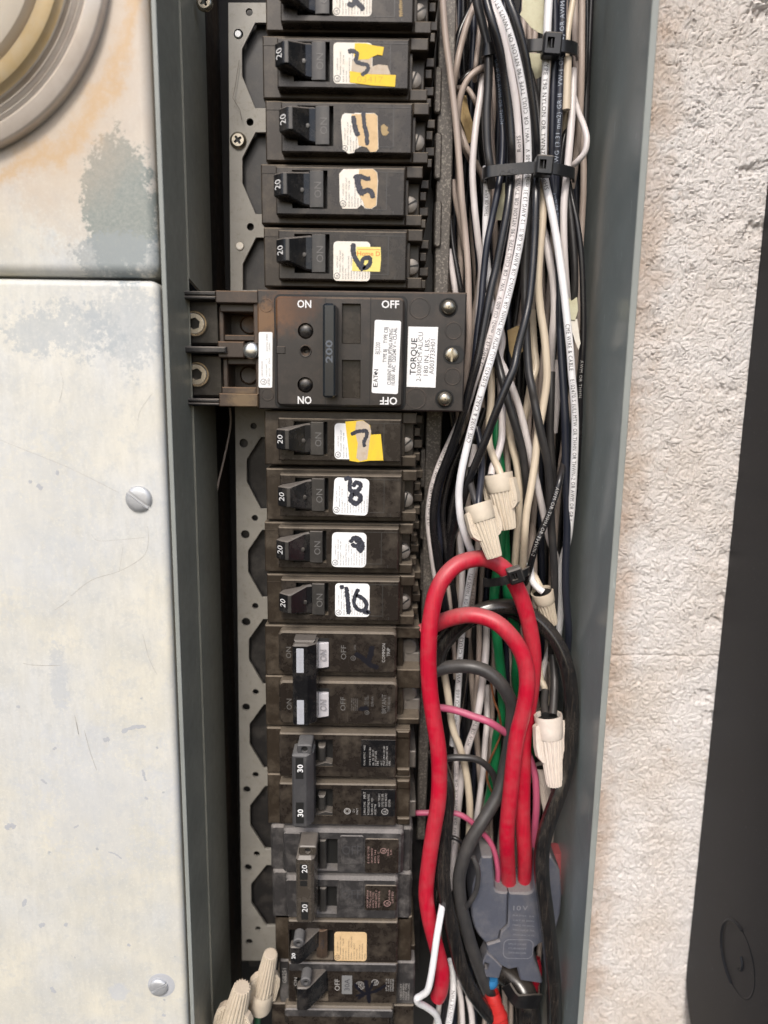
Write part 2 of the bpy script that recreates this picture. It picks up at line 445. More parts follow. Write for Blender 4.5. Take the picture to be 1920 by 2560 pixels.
# steel of the enclosure
def steel(name, col, rough=0.3, scratch=0.6, rust=0.0):
    n = N(name)
    big = n.noise(0.03, 4, 0.6)
    c = n.mix(big, tuple(x * 0.8 for x in col), tuple(x * 1.25 for x in col))
    sc = n.ramp(n.noise(0.35, 2, 0.5, n.stretch(6, 6, 0.25), dist=1.5), [(0.70, 0.0), (0.74, 1.0)])
    c = n.mix(n.math('MULTIPLY', sc, 0.6 * scratch), c, tuple(min(1, x * 2.5) for x in col))
    sp = n.ramp(n.noise(2.0, 3, 0.6), [(0.72, 0.0), (0.78, 1.0)])
    c = n.mix(n.math('MULTIPLY', sp, 0.4 * scratch), c, tuple(min(1, x * 2.2) for x in col))
    if rust:
        rs = n.ramp(n.noise(0.05, 5, 0.7, n.stretch(1, 1, 0.3)), [(0.45, 0.0), (0.7, 1.0)])
        c = n.mix(n.math('MULTIPLY', rs, rust), c, (0.12, 0.07, 0.035))
    n.set(color=c, rough=n.ramp(n.noise(0.2, 4), [(0.3, rough * 0.85), (0.7, rough * 1.3)]), spec=0.5)
    n.bump(n.noise(0.8, 4, 0.6), 0.12, 0.1)
    return n.m
M['steel'] = steel('enclosure_grey', (0.225, 0.255, 0.25), 0.2, 0.9)
M['steel_l'] = steel('enclosure_grey_left', (0.27, 0.262, 0.21), 0.45, 1.0)
M['steel_edge'] = steel('enclosure_edge', (0.235, 0.25, 0.235), 0.45, 0.9)
M['steel_rust'] = steel('inner_wall_rusty', (0.03, 0.025, 0.02), 0.6, 0.6, 0.7)
M['rail'] = None
n = N('rail_dusty')
c = n.mix(n.ramp(n.noise(0.9, 4, 0.7), [(0.52, 0.0), (0.60, 1.0)]), (0.085, 0.075, 0.066), (0.20, 0.18, 0.155))
n.set(color=c, rough=0.5, metal=0.3); n.bump(n.noise(0.9, 4), 0.4, 0.15); M['rail'] = n.m
n = N('pan_grey')
c = n.mix(n.noise(0.1, 5, 0.6), (0.20, 0.19, 0.168), (0.31, 0.295, 0.265))
c = n.mix(n.math('MULTIPLY', n.ramp(n.noise(0.5, 5, 0.7), [(0.55, 0.0), (0.7, 1.0)]), 0.5), c, (0.16, 0.135, 0.10))
c = n.mix(n.ramp(n.noise(2.2, 2, 0.5), [(0.70, 0.0), (0.74, 1.0)]), c, (0.07, 0.06, 0.05))
n.set(color=c, rough=0.5, metal=0.1); n.bump(n.noise(1.2, 4), 0.15, 0.1); M['pan'] = n.m
# ================================================================ enclosure, covers, wall
def structure(o): o['kind'] = 'structure'; return o
HW = -62.0                                   # stucco plane
ZT, ZB = P(960, 0, HW).z + 130, P(960, 2560, HW).z - 130
XR = P(1538, 1280, 20).x                     # right wall of the box
XL = P(421, 1090, 22).x                      # divider on the left
XC = P(1836, 1280, HW + 2).x                 # black cabinet side
# --- stucco wall : one sheet, finely relief-modelled where it is seen
def stucco():
    st = 0.52
    xs = [-600, -332, XR + 0.8]
    x = XR + 0.8
    while x < XC + 12: x += st; xs.append(x)
    xs += [XC + 60, 600]
    z0, z1 = P(1500, 2600, HW).z - 8, P(1500, -40, HW).z + 8
    zs = [-900, z0 - 60]; z = z0
    while z < z1: zs.append(z); z += st
    zs += [z1 + 60, 900]
    zc = P(1650, 1637, HW).z
    vs = []
    chips = []
    for (k, px, py, r, d) in (('S', 1290, 1190, 4.5, 1.8), ('S', 1370, 1160, 5, 1.2), ('S', 1340, 1600, 6, 2.2), ('S', 1420, 120, 7, 2.4), ('S', 1380, 60, 6, 1.4), ('S', 960, 730, 2.5, .9), ('S', 950, 890, 2.5, .8),
                              ('T', 980, 425, 3, 1.1), ('T', 1060, 455, 4, 1.2), ('T', 1010, 580, 3.5, .8), ('T', 1000, 1450, 4, 1.2), ('T', 940, 1860, 5, 1.6), ('T', 990, 1700, 3, 1.4), ('U', 900, 100, 6, 1.8), ('U', 960, 230, 5, 1.5), ('T', 890, 1130, 3, .8), ('S', 1010, 1280, 3, .8), ('S', 900, 1880, 3, .8)):
        q = P(*fr(k, px, py), HW); chips.append((q.x, q.z, r, d))
    nx, nz = len(xs), len(zs)
    for iz, z in enumerate(zs):
        for ix, x in enumerate(xs):
            if 2 <= ix < nx - 2 and 2 <= iz < nz - 2:
                v = Vector((x, 0, z))
                w = noise.noise(v * 0.16) * 0.7
                v2 = Vector((x * 0.33 + w, 3.0, z * 0.27 + noise.noise(v * 0.2 + Vector((4, 0, 0))) * .7))
                a = abs(noise.noise(v2)); b = abs(noise.noise(v2 * 2.7 + Vector((9, 1, 4)))); c = noise.noise(v * 0.055 + Vector((5, 5, 5)))
                g = noise.noise(v * 1.1 + Vector((0, 7, 0)))
                edge = min(1.0, (x - XR) / 45.0); amp = 0.55 + 0.75 * max(0, edge)
                k_ = 0.6 + 0.8 * abs(noise.noise(v * 0.09 + Vector((2, 8, 1))))
                h = 1.5 * amp * k_ * (1.0 * min(a * 4.6, 0.58) ** 1.1 + 0.55 * min(b * 3.6, .5) + 0.34 * g) + 0.8 * c
                for cx, cz, r, d in chips:
                    dx, dz = x - cx, (z - cz) * 1.3
                    if abs(dx) < r * 1.6 and abs(dz) < r * 1.6:
                        q = math.sqrt(dx * dx + dz * dz) / r + 0.55 * noise.noise(v * 0.5)
                        if q < 1: h -= d * min(1, (1 - q) * 3.5)
                zz = zc + 1.2 * noise.noise(Vector((x * 0.12, 0, 0))) + 0.5 * noise.noise(Vector((x * .7, 0, 3)))
                if abs(z - zz) < 0.42: h -= 0.9
            else: h = 0.3
            vs.append((x, -(HW + h), z))
    fs = [(j * nx + i, j * nx + i + 1, (j + 1) * nx + i + 1, (j + 1) * nx + i) for j in range(nz - 1) for i in range(nx - 1) if i != 1]
    n = N('stucco')
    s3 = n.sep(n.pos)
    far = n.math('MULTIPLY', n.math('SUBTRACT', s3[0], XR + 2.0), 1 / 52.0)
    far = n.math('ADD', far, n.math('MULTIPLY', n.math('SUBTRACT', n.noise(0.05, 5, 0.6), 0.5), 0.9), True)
    base = n.ramp(far, [(0.18, (0.57, 0.415, 0.335)), (0.48, (0.67, 0.56, 0.49)), (0.82, (0.88, 0.85, 0.84))])  # browner towards the box: its shade and the dirt, both painted into the colour
    warm = n.ramp(n.noise(0.015, 3, 0.5), [(0.45, 0.0), (0.7, 1.0)])
    base = n.mix(n.math('MULTIPLY', warm, 0.4), base, (0.58, 0.46, 0.34))
    dirt = n.ramp(n.noise(0.75, 6, 0.75), [(0.56, 0.0), (0.72, 1.0)])
    base = n.mix(n.math('MULTIPLY', dirt, 0.3), base, (0.22, 0.16, 0.12))
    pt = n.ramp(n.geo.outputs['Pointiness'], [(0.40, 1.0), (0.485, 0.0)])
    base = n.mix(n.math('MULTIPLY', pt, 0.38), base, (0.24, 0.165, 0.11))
    spk = n.ramp(n.noise(1.25, 4, 0.7), [(0.62, 0.0), (0.68, 1.0)])
    base = n.mix(n.math('MULTIPLY', spk, 0.45), base, (0.20, 0.14, 0.10))
    rust = n.ramp(n.noise(0.16, 6, 0.78, n.stretch(1, 1, .8)), [(0.60, 0.0), (0.70, 1.0)])
    base = n.mix(n.math('MULTIPLY', rust, 0.5), base, (0.33, 0.19, 0.09))
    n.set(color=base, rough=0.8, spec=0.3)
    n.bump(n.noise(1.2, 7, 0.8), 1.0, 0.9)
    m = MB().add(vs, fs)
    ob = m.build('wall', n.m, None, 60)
    structure(ob)
stucco()
# --- black cabinet at the right: rounded profile in depth and height, extruded sideways
def prism_x(mb, prof, x0, x1):               # prof: (h, z)
    if area(prof) < 0: prof = prof[::-1]
    mb.ring_strip([(x1, -h, z) for h, z in prof], [(x0, -h, z) for h, z in prof])
    tri = tessellate_polygon([[Vector((a, b, 0)) for a, b in prof]])
    mb.add([(x0, -h, z) for h, z in prof], tri); mb.add([(x1, -h, z) for h, z in prof], [t[::-1] for t in tri])
def hat(px, py, X):                          # depth h at which the plane x = X is seen at the photo point
    d = RM @ Vector(((px - 960) / FPX, -(py - 1280) / FPX, -1)); t = (X - CAMP.x) / d.x
    q = CAMP + d * t; return -q.y, q.z
zb = P(1718, 2420, HW + 2).z - 38
cab = thing('electrical_cabinet', 'matte black metal cabinet side with round knockout at the right edge, against the stucco', 'cabinet', 's', 1860, 2500, HW)
n = N('cabinet_black')
c = n.mix(n.noise(0.05, 3), (0.009, 0.010, 0.013), (0.013, 0.014, 0.018))
c = n.mix(n.ramp(n.noise(1.4, 2, 0.5), [(0.745, 0.0), (0.76, 1.0)]), c, (0.25, 0.25, 0.26))
n.set(color=c, rough=0.55, spec=0.35); n.bump(n.noise(4, 3), 0.25, 0.06)
M['cab'] = n.m
m = MB()
prof = rrect(HW + 1.5, zb, 78, ZT + 120, 38, 20)
prism_x(m, prof, XC, XC + 90)
m.build('side_panel', M['cab'], cab, 50)
kh, kz = hat(*fr('U', 1140, 1790), XC)
kr = 100.0 / SC(*fr('U', 1147, 1790), kh)
def ring_x(mb, X, h, z, r0, r1, a0=0, a1=360, n=48, t=0.5):
    pr = []
    for k in range(n + 1):
        a = math.radians(a0 + (a1 - a0) * k / n); pr.append((a))
    A = [(X, -(h + r0 * math.cos(a)), z + r0 * math.sin(a)) for a in pr]; Bm = [(X - t, -(h + (r0 + r1) / 2 * math.cos(a)), z + (r0 + r1) / 2 * math.sin(a)) for a in pr]
    C = [(X, -(h + r1 * math.cos(a)), z + r1 * math.sin(a)) for a in pr]
    mb.ring_strip(A, Bm, False); mb.ring_strip(Bm, C, False)
kr *= 0.84
m = MB(); ring_x(m, XC - 0.05, kh, kz, kr - .6, kr + .6, t=0.2); ring_x(m, XC - 0.1, kh, kz, kr - 1.0, kr + 1.0, 85, 262, t=0.8); m.build('knockout', M['cab'], cab, 30)
m = MB(); ring_x(m, XC - 0.1, kh + 1, kz, kr * .26 - .7, kr * .26 + .7, -75, 60, t=0.7); m.build('pry_slot', M['cab'], cab, 30)
m = MB(); ring_x(m, XC - 0.12, kh, kz, kr - 1.9, kr - 0.95, 100, 215, t=0.1)
m.build('knockout_gap', M['groove'], cab, 30)
# --- the meter / breaker enclosure
enc = thing('breaker_enclosure', 'grey painted steel electrical enclosure with its cover off, mounted on the stucco wall', 'electrical box', 's', 960, 1280, -85)
HB = -84.0
m = MB(); m.box(XL - 60, ZB, XR, ZT, HB - 2, HB, 0)
m.build('back_panel', M['deep'], enc)
m = MB(); m.box(XL - 60, ZT, XR + 1.6, ZT + 1.6, HB, 20, 0.0); m.build('top_wall', M['steel'], enc)
m = MB(); m.box(XL - 60, ZB - 1.6, XR + 1.6, ZB, HB, 20, 0.0); m.build('bottom_wall', M['steel'], enc)
m = MB(); m.box(XR, ZB, XR + 1.6, ZT, HB, 20, 0.0); m.build('right_wall', M['steel'], enc)
m = MB(); m.box(XR - 0.35, ZB, XR + 2.3, ZT, 20.05, 20.9, 0.25); m.build('right_rim', M['steel_edge'], enc)
zwin1, zwin0 = P(500, 712, -30).z, P(500, 1012, -30).z
m = MB(); m.box(XL, ZB, XL + 1.5, ZT, -9, 22, 0.0); m.build('divider_flange', M['steel_l'], enc)
m = MB(); m.box(XL - 0.1, ZB, XL + 1.75, ZT, 22.05, 22.6, 0.2); m.build('divider_edge', M['steel_edge'], enc)
m = MB()
XD = XL + 0.9
for z0, z1, sl in ((zwin1, ZT, 7), (ZB, zwin0, 0)):
    pr = [(-9, z0), (-9, z1), (-50, z1), (-50, z0 - sl)]
    prism_x(m, pr, XD, XD + 1.4)
m.build('divider_wall', M['steel_l'], enc, 0)
m = MB(); m.box(XL - 0.2, ZB, XL + 1.9, ZT, -9.6, -8.8, 0.2); m.build('divider_fold', M['steel_l'], enc)
m = MB(); m.box(XD - 1, ZB, XD + 0.3, ZT, HB, -51, 0); m.build('inner_wall', M['steel_rust'], enc)
m = MB(); m.box(XL - 60, ZB, XL - 6, ZT, HB, -60, 0); m.build('meter_bay', M['deep'], enc)
# --- covers
def circum(a, b, c):
    (ax, ay), (bx, by), (cx, cy) = a, b, c
    d = 2 * (ax * (by - cy) + bx * (cy - ay) + cx * (ay - by))
    ux = ((ax * ax + ay * ay) * (by - cy) + (bx * bx + by * by) * (cy - ay) + (cx * cx + cy * cy) * (ay - by)) / d
    uy = ((ax * ax + ay * ay) * (cx - bx) + (bx * bx + by * by) * (ax - cx) + (cx * cx + cy * cy) * (bx - ax)) / d
    return ux, uy, math.hypot(ax - ux, ay - uy)
_q = [(lambda q: (q.x, q.z))(P(x, y, 27)) for x, y in ((264, 0), (217, 148), (0, 365))]
_u = circum(*_q); c0 = Vector((_u[0], -27, _u[1])); R0 = _u[2]
METER_C = c0
def chalk():
    n = N('chalked_paint')
    mc = METER_C
    n1 = n.noise(0.035, 6, 0.62); n2 = n.noise(0.22, 6, 0.72)
    base = n.mix(n.ramp(n1, [(0.35, 0.0), (0.65, 1.0)]), (0.50, 0.495, 0.455), (0.62, 0.59, 0.50))
    cool = n.ramp(n.noise(0.022, 3, 0.5), [(0.42, 0.0), (0.62, 1.0)])
    base = n.mix(n.math('MULTIPLY', cool, 0.55), base, (0.54, 0.56, 0.58))
    blot = n.ramp(n2, [(0.50, 0.0), (0.64, 1.0)])
    base = n.mix(n.math('MULTIPLY', blot, 0.45), base, (0.42, 0.44, 0.45))
    def dist(px, py, sx=1.0, sz=1.0):
        q = P(px, py, 24)
        mp = n.t.nodes.new('ShaderNodeVectorMath'); mp.operation = 'SUBTRACT'; mp.inputs[1].default_value = (q.x, -24, q.z); n.l(n.pos, mp.inputs[0])
        s = n.stretch(sx, 0.0, sz, mp.outputs[0])
        l = n.t.nodes.new('ShaderNodeVectorMath'); l.operation = 'LENGTH'; n.l(s, l.inputs[0]); return l.outputs['Value']
    grain = n.noise(0.45, 8, 0.85)
    fleck = n.noise(0.9, 6, 0.8)
    streak = n.noise(0.25, 6, 0.75, n.stretch(1.6, 1, 0.35))
    base = n.mix(n.ramp(streak, [(0.42, 0.0), (0.66, 0.4)]), base, (0.44, 0.43, 0.39))
    base = n.mix(n.ramp(fleck, [(0.52, 0.0), (0.66, 0.42)]), base, (0.70, 0.68, 0.61))
    def patch(px, py, sx, sz, r, col, amt, wob=22.0, crisp=False):
        d = dist(px, py, sx, sz)
        d = n.math('ADD', d, n.math('MULTIPLY', n.math('SUBTRACT', n.noise(0.09, 6, 0.75), 0.5), wob * 1.6))
        d = n.math('ADD', d, n.math('MULTIPLY', n.math('SUBTRACT', grain, 0.5), wob * 1.7))
        f = n.ramp(n.math('MULTIPLY', d, 1.0 / r), [(0.88, 1.0), (0.95, 0.92), (0.98, 0.15), (1.03, 0.0)] if crisp else [(0.70, 1.0), (0.88, 0.82), (1.0, 0.22), (1.12, 0.0)])
        f = n.math('MULTIPLY', f, n.ramp(fleck, [(0.36, 1.0), (0.66, 0.7)]))
        return n.mix(n.math('MULTIPLY', f, amt), base, n.mix(n1, tuple(q * .88 for q in col), tuple(q * 1.14 for q in col)))
    base = patch(230, 160, 1.0, 0.6, 42, (0.50, 0.435, 0.36), 0.7, 20)
    base = patch(300, 520, 1.15, 0.58, 16, (0.20, 0.23, 0.215), 1.0, 12, True)      # bare grey paint left where the chalk has gone
    base = patch(300, 640, 0.7, 1.5, 13, (0.28, 0.31, 0.32), 0.8, 16, True)
    base = patch(150, 830, 0.5, 1.4, 12, (0.33, 0.36, 0.38), 0.7, 30)
    base = patch(320, 810, 1.0, 0.9, 14, (0.33, 0.36, 0.38), 0.65, 30)
    base = patch(150, 1690, 2.4, 0.7, 9, (0.40, 0.42, 0.44), 0.6, 14)
    base = patch(250, 2000, 0.6, 0.5, 16, (0.48, 0.50, 0.53), 0.4, 40)
    base = patch(60, 1300, 0.6, 0.5, 16, (0.48, 0.50, 0.52), 0.4, 40)
    base = patch(300, 2475, 1.0, 1.0, 5, (0.46, 0.48, 0.51), 0.7, 4)
    # rust run-off round the meter ring
    mp = n.t.nodes.new('ShaderNodeVectorMath'); mp.operation = 'SUBTRACT'; mp.inputs[1].default_value = (mc.x, -24, mc.z); n.l(n.pos, mp.inputs[0])
    l = n.t.nodes.new('ShaderNodeVectorMath'); l.operation = 'LENGTH'; n.l(n.stretch(1, 0, 1, mp.outputs[0]), l.inputs[0])
    rd = n.math('ADD', l.outputs['Value'], n.math('MULTIPLY', n.math('SUBTRACT', n.noise(0.06, 5, 0.7), 0.5), 34.0))
    f = n.ramp(n.math('MULTIPLY', n.math('SUBTRACT', rd, R0 - 12.0), 1 / 60.0), [(0.1, 0.6), (0.34, 1.0), (0.52, 0.5), (0.8, 0.0)])
    base = n.mix(n.math('MULTIPLY', f, 0.62), base, (0.48, 0.36, 0.25))
    f2 = n.ramp(n.math('MULTIPLY', n.math('SUBTRACT', rd, R0 - 10.0), 1 / 60.0), [(0.22, 0.0), (0.32, 1.0), (0.42, 0.0)])
    base = n.mix(n.math('MULTIPLY', f2, 0.58), base, (0.50, 0.31, 0.13))
    # dings and specks through to the metal
    v = n.vor(0.085, n.pos)
    vv = n.math('ADD', v, n.math('MULTIPLY', n.math('SUBTRACT', n.noise(0.6, 4, 0.7), 0.5), 0.32))
    lower = n.ramp(n.math('MULTIPLY', n.math('SUBTRACT', P(200, 1000, 24).z, n.sep(n.pos)[2]), 1 / 120.0), [(0.0, 0.0), (0.9, 1.0)])
    f3 = n.math('MULTIPLY', n.ramp(vv, [(0.035, 1.0), (0.06, 0.0)]), lower)
    base = n.mix(n.math('MULTIPLY', f3, 0.75), base, (0.30, 0.32, 0.35))
    f4 = n.ramp(n.noise(0.9, 3, 0.6), [(0.74, 0.0), (0.78, 1.0)])
    base = n.mix(n.math('MULTIPLY', f4, 0.45), base, (0.3, 0.31, 0.32))
    n.set(color=base, rough=n.ramp(n2, [(0.3, 0.35), (0.7, 0.6)]), spec=0.5)
    n.bump(n.noise(0.35, 6, 0.7), 0.18, 0.18)
    return n.m
M['chalk'] = chalk()
def pillow(mb, x0, z0, x1, z1, h0, h1, r, cr=1.5, n=6):
    o = rrect(x0, z0, x1, z1, cr, 4)
    rings = [[(a, -h0, b) for a, b in o]]
    for k in range(n + 1):
        t = math.pi / 2 * k / n
        q = inset(o, r * (1 - math.cos(t))) if k else o
        rings.append([(a, -(h1 - r + r * math.sin(t)), b) for a, b in q])
    for a, b in zip(rings, rings[1:]): mb.ring_strip(a, b)
    mb.add(rings[-1], [tuple(range(len(o)))])
xe = XL - 0.9
zs_ = P(200, 693, 24).z
uc = thing('meter_cover', 'weathered off-white upper meter cover stained orange around the meter glass', 'cover', 's', 200, 690, 22)
m = MB(); pillow(m, -330, zs_ + 0.7, xe, ZT + 80, -5, 24, 4.2, 5.0); m.build('cover_panel', M['chalk'], uc, 50)
lc = thing('lower_cover', 'chalky scuffed white steel cover with two slotted screws, below the meter', 'cover', 's', 200, 2500, 22)
m = MB(); pillow(m, -330, ZB - 60, xe - 0.1, zs_ - 0.9, -5, 25, 2.6, 3.2); m.build('cover_panel', M['chalk'], lc, 50)
M['scr'] = simple('scratch_grey', (0.38, 0.36, 0.33), 0.6, var=0.3, scale=3)
m = MB()
for pts, w in (([(0, 975), (160, 1040), (430, 1150), (730, 1300)], 2.0), ([(430, 1930), (560, 1830), (730, 1775), (870, 1690), (905, 1600), (900, 1500)], 2.0), ([(750, 1630), (740, 1700), (728, 1780)], 1.6), ([(360, 750), (385, 640), (370, 560)], 1.6), ([(930, 690), (860, 790), (840, 860)], 1.8), ([(550, 1545), (600, 1590), (720, 1585), (890, 1570)], 1.5)):
    m.stroke('J', pts, w, 25.06, 0.5)
for pts, w in (([(120, 330), (180, 340), (320, 342)], 2.5), ([(745, 180), (780, 310), (820, 390)], 2), ([(390, 600), (410, 700), (400, 640)], 3), ([(440, 680), (470, 790), (505, 890)], 2.5), ([(280, 55), (320, 30), (360, 0)], 2)):
    m.stroke('K', pts, w, 25.06, 0.5)
m.build('scratch', M['scr'], lc)
M['scuff'] = simple('scuff_grey', (0.40, 0.41, 0.43), 0.6, var=0.2, scale=2)
for pts, w in (([(635, 690), (690, 665), (762, 662)], 20), ([(30, 1195), (55, 1175), (78, 1190)], 26), ([(745, 885), (752, 920), (762, 945)], 13), ([(265, 2020), (290, 2050)], 22), ([(205, 1705), (235, 1690)], 22), ([(540, 735), (570, 722)], 26), ([(120, 1600), (135, 1560)], 20), ([(565, 1315), (600, 1325), (635, 1350)], 8), ([(215, 935 - 0), (245, 960)], 14), ([(755, 1030), (772, 1040)], 14), ([(335, 1690), (350, 1700)], 22), ([(665, 1795), (680, 1805)], 16), ([(845, 2165), (865, 2170)], 18), ([(275, 780), (295, 770)], 14), ([(385, 1190), (410, 1175)], 10), ([(85, 555), (105, 560)], 14)):
    m = MB(); m.stroke('K', pts, w, 25.05, 0.45); m.build('scuff_mark', M['scuff'], lc)
for pts, w in (([(175, 1225), (195, 1235)], 20), ([(225, 1250), (245, 1265), (258, 1275)], 26), ([(340, 1175), (360, 1180)], 26)):
    m = MB(); m.stroke('J', pts, w, 25.05, 0.4); m.build('scuff_mark', M['scuff'], lc)
def slotted(parent_or_none, k, x, y, rpx, h, ang, mat, name='screw', dome=0.35, slot=0.16, label=None, cat=None, parent=None):
    px, py = fr(k, x, y); c = P(px, py, h); r = rpx / FR[k][2] / SC(px, py, h)
    head = MB(); hh = r * dome
    ca, sa = math.cos(math.radians(ang)), math.sin(math.radians(ang))
    # two half domes leave a real slot between them
    w = r * slot; halves = []
    for sgn in (1, -1):
        base = []
        for kk in range(15):
            a = math.pi * kk / 14
            base.append((r * math.cos(a), max(w, r * math.sin(a)) if True else 0))
        out = []
        for f, hq in ((1, 0), (1, hh * .35), (.9, hh * .72), (.65, hh * .93), (0.3, hh)):
            ring = []
            for u, v in base:
                v_ = max(w, v * f); u_ = u * f if f > 0.31 else u * f
                a_, b_ = u_, v_ * sgn
                ring.append((c.x + a_ * ca - b_ * sa, -(h + hq), c.z + a_ * sa + b_ * ca))
            out.append(ring if sgn > 0 else ring[::-1])
        for p, q in zip(out, out[1:]): head.ring_strip(p, q)
        head.add(out[-1], [tuple(range(15))])
    head.lathe(c.x, c.z, [(r * .97, h - 1), (r * .97, h + hh * .12)], 20)
    return head, c, r, hh
def screw_part(k, x, y, rpx, h, ang, mat, parent, name='screw', **kw):
    hd, c, r, hh = slotted(None, k, x, y, rpx, h, ang, mat, **kw)
    return hd.build(name, mat, parent, 40)
def washer_stain(): pass
for (k, x, y, r, a, lab) in (('J', 848, 1335, 80, -38, 'large dull zinc slotted screw at mid height on the lower white cover'), ('K', 828, 2018, 50, 30, 'small tilted slotted screw near the bottom of the lower white cover')):
    t = thing('slotted_screw', lab, 'screw', k, x, y, 25)
    screw_part(k, x, y, r, 25.1, a, M['zinc'], t, 'head')
m = MB(); q = P(*fr('K', 842, 2010), 25); m.lathe(q.x, q.z, [(6.2, 25.02), (6.0, 25.08), (5.0, 25.08)], 28); m.build('dimple', M['scuff'], lc)
# --- meter
mt = thing('electric_meter', 'round clear electric meter cover, dirty and yellowed, cut by the top left corner', 'meter', 's', -100, -40, 24)
n = N('old_polycarbonate')
ry = n.noise(0.08, 5, 0.7)
c = n.mix(ry, (0.52, 0.43, 0.35), (0.76, 0.69, 0.61)); n.set(color=c, rough=0.16, spec=0.9, coat=0.6); n.bump(n.noise(0.15, 4), 0.2, 0.3); M['poly'] = n.m
n = N('yellowed_seal'); c = n.mix(n.noise(0.15, 5, 0.7), (0.55, 0.36, 0.12), (0.62, 0.52, 0.36)); n.set(color=c, rough=0.5); M['seal'] = n.m
n = N('clear_dome'); c = n.mix(n.noise(0.06, 4), (0.72, 0.66, 0.58), (0.80, 0.78, 0.74)); n.set(color=c, rough=0.2, alpha=0.28, spec=0.8); M['dome'] = n.m
def ringpart(nm, prof, mat, cap=False):
    m = MB(); m.lathe(c0.x, c0.z, [(R0 + a, b) for a, b in prof], 160, cap=cap); m.build(nm, mat, mt, 40)
n = N('clear_rim'); n.set(color=n.mix(n.noise(0.1, 4), (0.5, 0.42, 0.34), (0.75, 0.70, 0.62)), rough=0.12, alpha=0.5, spec=1.0, coat=0.8); M['rim'] = n.m
ringpart('sealing_ring', [(-0.3, 22), (0, 27), (-0.4, 28.4), (-1, 29), (-5, 30.6), (-5.6, 30.4), (-5.8, 28.5)], M['poly'])
ringpart('flange_ridge', [(-5.8, 28.5), (-6.0, 31), (-6.4, 31.8), (-6.8, 31.6), (-7.1, 29.5), (-8.0, 29.2), (-8.3, 31.8), (-8.7, 32.3), (-9.2, 32), (-9.5, 30), (-10.6, 29.6), (-11, 31.8), (-11.5, 32.2), (-12, 31)], M['rim'])
ringpart('rim_bed', [(-5.8, 27.5), (-12.4, 27.8)], M['poly'])
ringpart('yellowed_gasket', [(-12, 31), (-13, 32), (-13.6, 34), (-15.5, 35.2), (-18.5, 35.2), (-19.5, 33)], M['seal'])
ringpart('dome', [(-18.5, 34), (-20, 43), (-22.5, 48), (-27, 51), (-36, 53), (-62, 54)], M['dome'], True)
n = N('meter_dial'); c = n.mix(n.noise(0.05, 3), (0.72, 0.58, 0.42), (0.82, 0.78, 0.68)); n.set(color=c, rough=0.6); M['dial'] = n.m
ringpart('inner_face', [(-19, 28), (-21, 37), (-25, 39), (-60, 39)], M['dial'], True)
for a in ():
    m = MB(); aa = math.radians(a)
    p0 = Vector((c0.x + (R0 - 8) * math.cos(aa), -31, c0.z + (R0 - 8) * math.sin(aa))); p1 = Vector((c0.x + (R0 - 14) * math.cos(aa), -34.5, c0.z + (R0 - 14) * math.sin(aa)))
    m.tube([p0, (p0 + p1) / 2 + Vector((0, -1.5, 0)), p1], 1.1, 8); m.build('locking_lug', M['poly'], mt)
# --- bus pan: perforated plate with hexagonal cut-outs, black insulator behind
pan = thing('bus_mounting_pan', 'pale grey perforated mounting plate with hexagonal cut-outs, left of the breaker column', 'mounting plate', 's', 600, 2380, -47)
def pan_plate(xy_left, y0, y1, notches, holes, name):
    h = -45.0
    T = lambda x, y: (lambda q: (q.x, q.z))(P(x, y, h))
    out = [T(xy_left[0], y0), ]
    xr = 668
    out.append(T(xr + 12, y0))
    for nt in notches:
        for (x, y) in nt: out.append(T(x, y))
    out.append(T(xr + 25, y1)); out.append(T(xy_left[1], y1))
    hs = []
    for x, y, r in holes:
        q = P(x, y, h); hs.append(circ(q.x, q.z, r / SC(x, y, h), 18))
    m = MB(); m.plate(out, hs, h - 1.6, h, 0.15); return m.build(name, M['pan'], pan)
def notch(y0, y1, xa, xb, xr=690):
    s = (y1 - y0)
    return [(xr, y0), (xa, y0), (xb, y0 + s * 0.31), (xb, y0 + s * 0.62), (xa, y1), (xr, y1)]
pan_plate((570, 576), 6, 730, [notch(57, 270, 638, 605), notch(331, 535, 639, 606), notch(594, 735, 640, 607)][:2] + [[(690, 594), (640, 594), (607, 660), (607, 725), (690, 725)]],
          [(623, 30, 9), (596, 85, 12), (625, 305, 9), (626, 567, 9), (600, 616, 11)], 'upper_plate')
nn = [notch(1093, 1272, 652, 617), notch(1325, 1493, 655, 620), notch(1548, 1711, 658, 622), notch(1761, 1921, 660, 624), notch(1965, 2123, 663, 625), notch(2163, 2315, 666, 628)]
pan_plate((587, 605), 1015, 2402, nn, [(634, 1065, 8), (609, 1108, 11), (637, 1295, 8), (613, 1336, 11), (638, 1515, 8), (615, 1555, 11), (639, 1730, 8), (615, 1768, 10), (639, 1937, 8), (617, 1974, 9.5), (642, 2135, 8), (620, 2169, 9.5), (645, 2322, 7), (623, 2355, 9)], 'lower_plate')
m = MB(); m.pbox('s', 596, 20, 1080, 2420, -70, -50, 0.5); m.build('insulator', M['insul'], pan)
